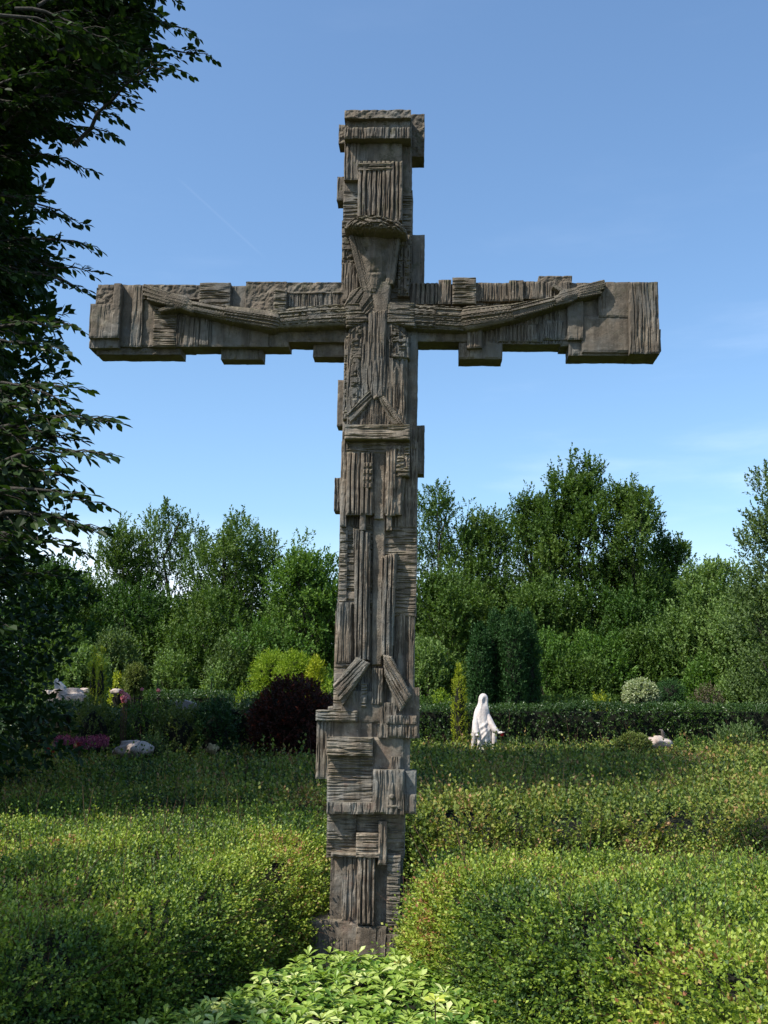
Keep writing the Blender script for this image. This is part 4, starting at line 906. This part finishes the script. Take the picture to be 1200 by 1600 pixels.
# ------------------------------------------------------------------ white statue
def statue():
    Y = 20.0; s = Y/FPX; foot = at(755, 1180, Y); base = np.array([foot[0], Y, float(foot[2])])
    root = empty('white_statue', (base[0], Y, 0), 'white stone statue of a veiled robed woman with open hands before the long hedge', 'statue')
    m = rough_mat('white_marble', (.46, .38, .35), (.62, .56, .53), 6, .35, .6, c3=(.70, .66, .64)); z0 = float(base[2])
    H = 1.10
    # robe and veil as one lofted body: z, half width, half depth, centre shift x
    prof = [(-.30, .205, .17, 0), (0, .200, .165, 0), (.10, .205, .165, 0), (.22, .212, .165, -.002), (.34, .215, .16, -.004), (.46, .210, .155, -.008), (.58, .190, .145, -.012), (.68, .172, .14, -.016),
            (.76, .158, .13, -.014), (.82, .142, .12, -.008), (.865, .122, .108, 0), (.905, .106, .100, .006), (.95, .100, .098, .012), (1.0, .100, .098, .016), (1.045, .090, .088, .018), (1.08, .064, .066, .018), (1.10, .026, .03, .018)]
    zz = np.array([p[0] for p in prof]); n = 72; Zs = np.linspace(-.30, 1.10, 90)
    f = lambda k: np.interp(Zs, zz, [p[k] for p in prof])
    hw, hd, sx = f(1)*.88, f(2), f(3); th = np.linspace(0, 2*math.pi, n, endpoint=False); T, Zg = np.meshgrid(th, Zs)
    fold = .05*np.sin(T*9+2*np.sin(Zg*4))*sst(Zg, .85, .3)+.045*np.sin(T*15+Zg*7)*sst(Zg, .8, .35)
    front = np.clip(-np.sin(T), 0, 1)
    # mantle edges sweeping across the front
    drape = .16*np.exp(-((Zg-.22-.28*np.cos(T+.4))/.035)**2)*front+.11*np.exp(-((Zg-.52-.12*np.cos(T*1.0))/.03)**2)*front+.10*np.exp(-((Zg-.42-.16*np.cos(T))/.025)**2)*front
    face = -.36*np.exp(-((T-5.0)/.42)**2)*np.exp(-((Zg-.965)/.062)**2)
    nose = .16*np.exp(-((T-5.0)/.10)**2)*np.exp(-((Zg-.955)/.022)**2)
    veil = .10*(np.exp(-((np.abs(T-5.0)-.62)/.14)**2))*sst(Zg, .70, .84)*sst(Zg, 1.06, 1.0)
    r = 1+fold+drape+face+nose+veil
    V = np.stack([sx[:, None]+hw[:, None]*r*np.cos(T), hd[:, None]*r*np.sin(T), z0+Zg], -1).reshape(-1, 3)
    q = np.arange(89)[:, None]*n+np.arange(n)[None]; q2 = np.arange(89)[:, None]*n+(np.arange(n)[None]+1) % n
    b = MB(); b.add(V, np.stack([q, q2, q2+n, q+n], -1).reshape(-1, 4)); b.add(V[-n:], [list(range(n))])
    b.build('robed_body', m, root, True)
    def sleeve(pts, rad):
        sb = MB(); pts = np.array(pts)+np.array([0, 0, z0]); tube(sb, pts, rad, 14); return sb.build('sleeve', m, root, True)
    sleeve([(.08, -.05, .72), (.115, -.08, .63), (.15, -.11, .54), (.20, -.15, .455), (.255, -.19, .41), (.26, -.19, .405)], [.045, .056, .062, .056, .040, .02])
    sleeve([(-.10, -.05, .72), (-.135, -.08, .60), (-.14, -.12, .47), (-.13, -.16, .40), (-.125, -.19, .375), (-.125, -.19, .375)], [.045, .058, .064, .054, .038, .02])
    sleeve([(.20, -.13, .44), (.195, -.12, .30), (.185, -.10, .12), (.17, -.08, -.02)], [.045, .045, .036, .02])
    sleeve([(-.17, -.13, .40), (-.18, -.12, .26), (-.185, -.10, .10), (-.18, -.08, -.02)], [.05, .045, .034, .02])
    def hand(c, d, side):
        hb = MB(); c = np.array(c)+np.array([0, 0, z0]); d = norm(np.array(d)); L = norm(np.cross(d, [0, 0, 1.])); up = np.cross(L, d)
        tube(hb, [c-d*.03, c, c+d*.035, c+d*.055], [.017, .026, .028, .020], 10)
        for k, l in enumerate((.042, .052, .050, .038)):
            o = c+d*.045+L*(k-1.5)*.0125; tube(hb, [o, o+d*l*.5, o+d*l*.85+up*.006, o+d*l+up*.012], [.0080, .0075, .0065, .004], 6)
        o = c+d*.005+L*side*.020; tube(hb, [o, o+L*side*.016+d*.014, o+L*side*.020+d*.034], [.010, .008, .005], 6)
        return hb.build('hand', m, root, True)
    hand((.282, -.215, .405), (.85, -.45, .05), -1); hand((-.125, -.225, .365), (.25, -.85, -.15), 1)
    pl = MB(); pl.add([(x, y, z) for z in (0, z0-.295) for x, y in ((-.22, -.2), (.22, -.2), (.22, .2), (-.22, .2))], [(0, 1, 5, 4), (1, 2, 6, 5), (2, 3, 7, 6), (3, 0, 4, 7), (4, 5, 6, 7)]); pl.build('pedestal', GREYR, root)
    rc = np.array([base[0]+.322, Y-.235, z0+.375]); rb_ = MB(); n2 = 40; rng = np.random.default_rng(4); v = norm(rng.normal(0, 1, (n2, 3)))  # added red tuft standing in for a red colour fringe at the palm
    add_leaves(rb_, v*.018, norm(np.cross(v, rng.normal(0, 1, (n2, 3)))), v, .035, .03, rng.uniform(0, 1, n2)); o = rb_.build('red_spot', leaf_mat('dark_red_petal', [(0, (.25, .01, .015)), (1, (.5, .03, .03))], .2, .5, .3, tint=(1, 1, 1)))
    o.location = rc; tag(o, 'small dark red spot at the outstretched hand of the white statue', 'ornament')
statue()

# ------------------------------------------------------------------ big tree at the left
XMAX = np.array([(-200, 330), (-60, 330), (0, 300), (60, 300), (95, 316), (130, 215), (165, 190), (205, 175), (245, 110), (268, 132), (300, 60), (340, 100), (375, 140), (430, 138), (465, 105), (500, 70), (560, 95), (605, 108), (635, 50),
                 (660, 155), (700, 160), (735, 95), (785, 135), (830, 120), (858, 118), (890, 70), (960, 62), (1020, 55), (1100, 50), (1180, 60), (1230, 30)], float)
def near_tree():
    rng = np.random.default_rng(55); base = np.array([-5.6, 11.2, 0]); root = empty('beech_tree', base, 'large dark leafy tree at the left edge with branches hanging into the picture', 'tree')
    wood = MB(); trunk = [(0, 0, 0), (.1, .05, 1.5), (.05, -.1, 3.5), (.2, 0, 6), (.1, .1, 8.5), (.2, 0, 12.4)]; tube(wood, trunk, [.32, .26, .22, .16, .10, .03], 12)
    Bs, Ts, Ns, Ls, rn = [], [], [], [], []
    def spray(P0, P1, width, nside, leaf=.085, sag=.10):
        """a branch from P0 to P1 carrying flat side twigs with leaves in two rows"""
        P0, P1 = np.array(P0), np.array(P1); d = P1-P0; L = np.linalg.norm(d); d = d/L; s = np.linspace(0, 1, 8)
        pts = P0+np.outer(s, P1-P0)+np.outer(np.sin(s*math.pi)*sag*L, [0, 0, 1.])+rng.normal(0, .012*L, (8, 3)); pts[-1] = P1; pts[0] = P0
        tube(wood, pts-base, np.linspace(.014*L+.006, .003, 8), 5)
        H = norm(np.cross(d, [0, 0, 1.])); 
        for k in range(nside):
            t = .25+.75*(k+rng.uniform(0, .8))/nside; c = P0+(P1-P0)*t+np.array([0, 0, math.sin(t*math.pi)*sag*L]); sd = 1 if k % 2 else -1
            tl = width*(1.15-t*.75)*rng.uniform(.6, 1.2); td = norm(d*.9+H*sd*rng.uniform(.3, 1.)+np.array([0, 0, rng.uniform(-.55, .25)])); e = c+td*tl+np.array([0, 0, -.12*tl])
            tube(wood, [c-base, (c+e)/2+np.array([0, 0, .02])-base, e-base], [.006, .004, .002], 4)
            nl = max(4, int(tl/.042)); u = (np.arange(nl)+.6)/nl; lp = c+np.outer(u, e-c); hs = norm(np.cross(td, np.array([rng.normal(0, .25), rng.normal(0, .25), 1.])))
            alt = np.where(np.arange(nl) % 2, 1, -1)[:, None]; T = td*.75+hs*alt*.85+np.array([0, 0, -.28])+rng.normal(0, .22, (nl, 3)); T[-1] = td+np.array([0, 0, -.2])
            Bs.append(lp); Ts.append(T); Ns.append(np.tile([0, 0, 1.], (nl, 1))+rng.normal(0, .35, (nl, 3))); Ls.append(leaf*rng.uniform(.65, 1.2, nl)); rn.append(np.clip(rng.normal(.4, .2, nl), 0, 1))
    tips = [(325, 84, 8.6), (300, 50, 8.8), (285, 110, 8.4), (225, 128, 8.3), (250, 20, 8.7), (275, 0, 8.9), (188, 185, 8.2), (175, 208, 8.3), (190, 150, 8.0), (140, 268, 8.4), (100, 250, 8.2), (60, 310, 7.9), (125, 350, 8.4), (148, 385, 8.3), (145, 425, 8.5), (130, 455, 8.2),
            (112, 508, 7.6), (95, 545, 7.5), (120, 606, 7.3), (105, 630, 7.2), (172, 660, 6.8), (168, 712, 6.7), (110, 745, 6.8), (150, 785, 6.6), (145, 830, 6.6), (122, 860, 6.7), (75, 690, 6.9), (60, 650, 7), (120, 690, 7.0), (90, 900, 7.4)]
    for px, py, Y in tips:
        P1 = at(px, py, Y+1.2); P0 = at(px-rng.uniform(190, 260), py+rng.uniform(-30, 70), Y+1.7); spray(P0, P1, .34, 17, .088 if py < 500 else .108)
    for i in range(520):
        py = rng.uniform(-140, 1190) if i % 3 else (rng.uniform(-100, 230) if i % 2 else rng.uniform(820, 1190)); xm = np.interp(py, [a for a, b in XMP], [b for a, b in XMP])
        Y = rng.uniform(8.4, 11.2); px = xm-(55 if py < 120 or py > 860 else 92)-rng.uniform(0, 1)**1.1*240
        if (540 < py < 840 or 240 < py < 345) and rng.uniform() < .55: continue
        P1 = at(px, py, Y); P0 = P1+np.array([-rng.uniform(.45, 1.), rng.uniform(-.5, .7), rng.uniform(-.55, .45)])
        if P1[2] < .2: continue
        spray(P0, P1, .36, 14, .096 if py < 500 else .108)
    # the rest of the crown, above and left of the picture
    for i in range(1000):
        v = norm(rng.normal(0, 1, 3)); c = np.array([-5.2, 11.9, 8.0])+v*np.array([3.0, 2.9, 5.2])*rng.uniform(.4, 1)
        px, py, z = project(c[None]+np.array([[.35, 0, 0]]));
        if py[0] > -160 and px[0] > np.interp(py[0], [a for a, b in XMP], [b for a, b in XMP])-60: continue
        spray(c-v*.5, c+v*.5, .55, 10, .15)
    Bq = np.concatenate(Bs); T = norm(np.concatenate(Ts)); N = orth(T, np.concatenate(Ns)); L = np.concatenate(Ls); rr = np.concatenate(rn)
    px, py, z = project(Bq); vis = (px > 3) & (px < 400) & (py > 3) & (py < 1000)
    area = np.abs((N*norm(Bq-CAM)).sum(-1))
    front = px-np.interp(py, [a for a, b in XMP], [b for a, b in XMP]) > -70
    score = np.where(vis & front, L/z*(.3+area), 0); pick = np.argsort(-score)[:300]; S_ = np.cross(T, N)
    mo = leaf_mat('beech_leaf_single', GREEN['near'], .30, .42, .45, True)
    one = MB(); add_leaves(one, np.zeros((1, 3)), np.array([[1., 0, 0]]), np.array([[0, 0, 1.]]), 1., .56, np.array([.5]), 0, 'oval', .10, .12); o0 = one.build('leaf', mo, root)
    for c, i in enumerate(pick):
        o = o0 if c == 0 else o0.copy()
        if c: col.objects.link(o); o.parent = root
        b = Bq[i]-base; M = Matrix([[T[i, 0], -S_[i, 0], N[i, 0], b[0]], [T[i, 1], -S_[i, 1], N[i, 1], b[1]], [T[i, 2], -S_[i, 2], N[i, 2], b[2]], [0, 0, 0, 1]]); o.matrix_local = M @ Matrix.Scale(float(L[i]), 4)
    rest = np.ones(len(Bq), bool); rest[pick] = False; infr = rest & vis; outf = rest & ~vis; lv = MB()
    add_leaves(lv, Bq[infr]-base, T[infr], N[infr], L[infr], L[infr]*.66, rr[infr], 0, 'oval', .10, .12)
    add_leaves(lv, Bq[outf]-base, T[outf], N[outf], L[outf], L[outf]*.56, rr[outf], 0, 'rhomb', .10, .12)
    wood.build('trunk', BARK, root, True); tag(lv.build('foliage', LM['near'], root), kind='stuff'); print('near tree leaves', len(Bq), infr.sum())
XMP = [tuple(q) for q in XMAX]
near_tree()

def shade_tree(name, label, x, y, H, r, zc, seed, n, leaf=.13, colr='near'):
    rng = np.random.default_rng(seed); root = empty(name, (x, y, 0), label, 'tree'); wood = MB(); lv = MB()
    tube(wood, [(0, 0, 0), (.1, 0, H*.3), (0, .1, H*.6), (.1, 0, H*.95)], [.2, .16, .1, .02], 9)
    v = norm(rng.normal(0, 1, (n, 3))); P = v*np.array([r, r, (H-zc)*1.0])*rng.uniform(.3, 1, (n, 1))**.5*(1+.5*(fbm(v[:, 0]*2, v[:, 2]*2+v[:, 1], seed)-.5))[:, None]+np.array([0, 0, zc])
    P = P[P[:, 2] > .15]
    for q in P[::25]: tube(wood, [(0, 0, q[2]*.6), q*.6+np.array([0, 0, q[2]*.2]), q], [.04, .02, .006], 4)
    q = sprigs(rng, P, norm(P-np.array([0, 0, zc]))+rng.normal(0, .3, P.shape), .4, 10, leaf, leaf*.6, np.full(len(P), .4)); add_leaves(lv, *q)
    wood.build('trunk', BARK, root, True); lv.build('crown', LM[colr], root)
shade_tree('tree', 'tall dark tree beyond the left edge behind the overhanging branches', -7.4, 14.2, 12.5, 2.7, 6.2, 61, 3400, .17)
shade_tree('tree', 'dark dense tree filling the left edge behind the magenta flowers', -5.3, 12.2, 5.2, 1.7, 2.2, 62, 1100, .11)
shade_tree('tree', 'unseen broad tree added beyond the left edge to shade the nearest shrub bed', -5.45, 2.75, 6.0, 1.05, 5.0, 63, 700, .12)  # out of view, put in to cast the dark corner at lower left
shade_tree('tree', 'unseen small tree added beyond the left edge to shade the left shrub bed', -5.7, 4.1, 5.6, .8, 4.9, 65, 200, .12)  # out of view, put in to cast a second shade patch on the bed
shade_tree('tree', 'tall tree further beyond the left edge shading the far hedges', -10.5, 17.5, 12.5, 2.6, 6.5, 64, 1300, .17)
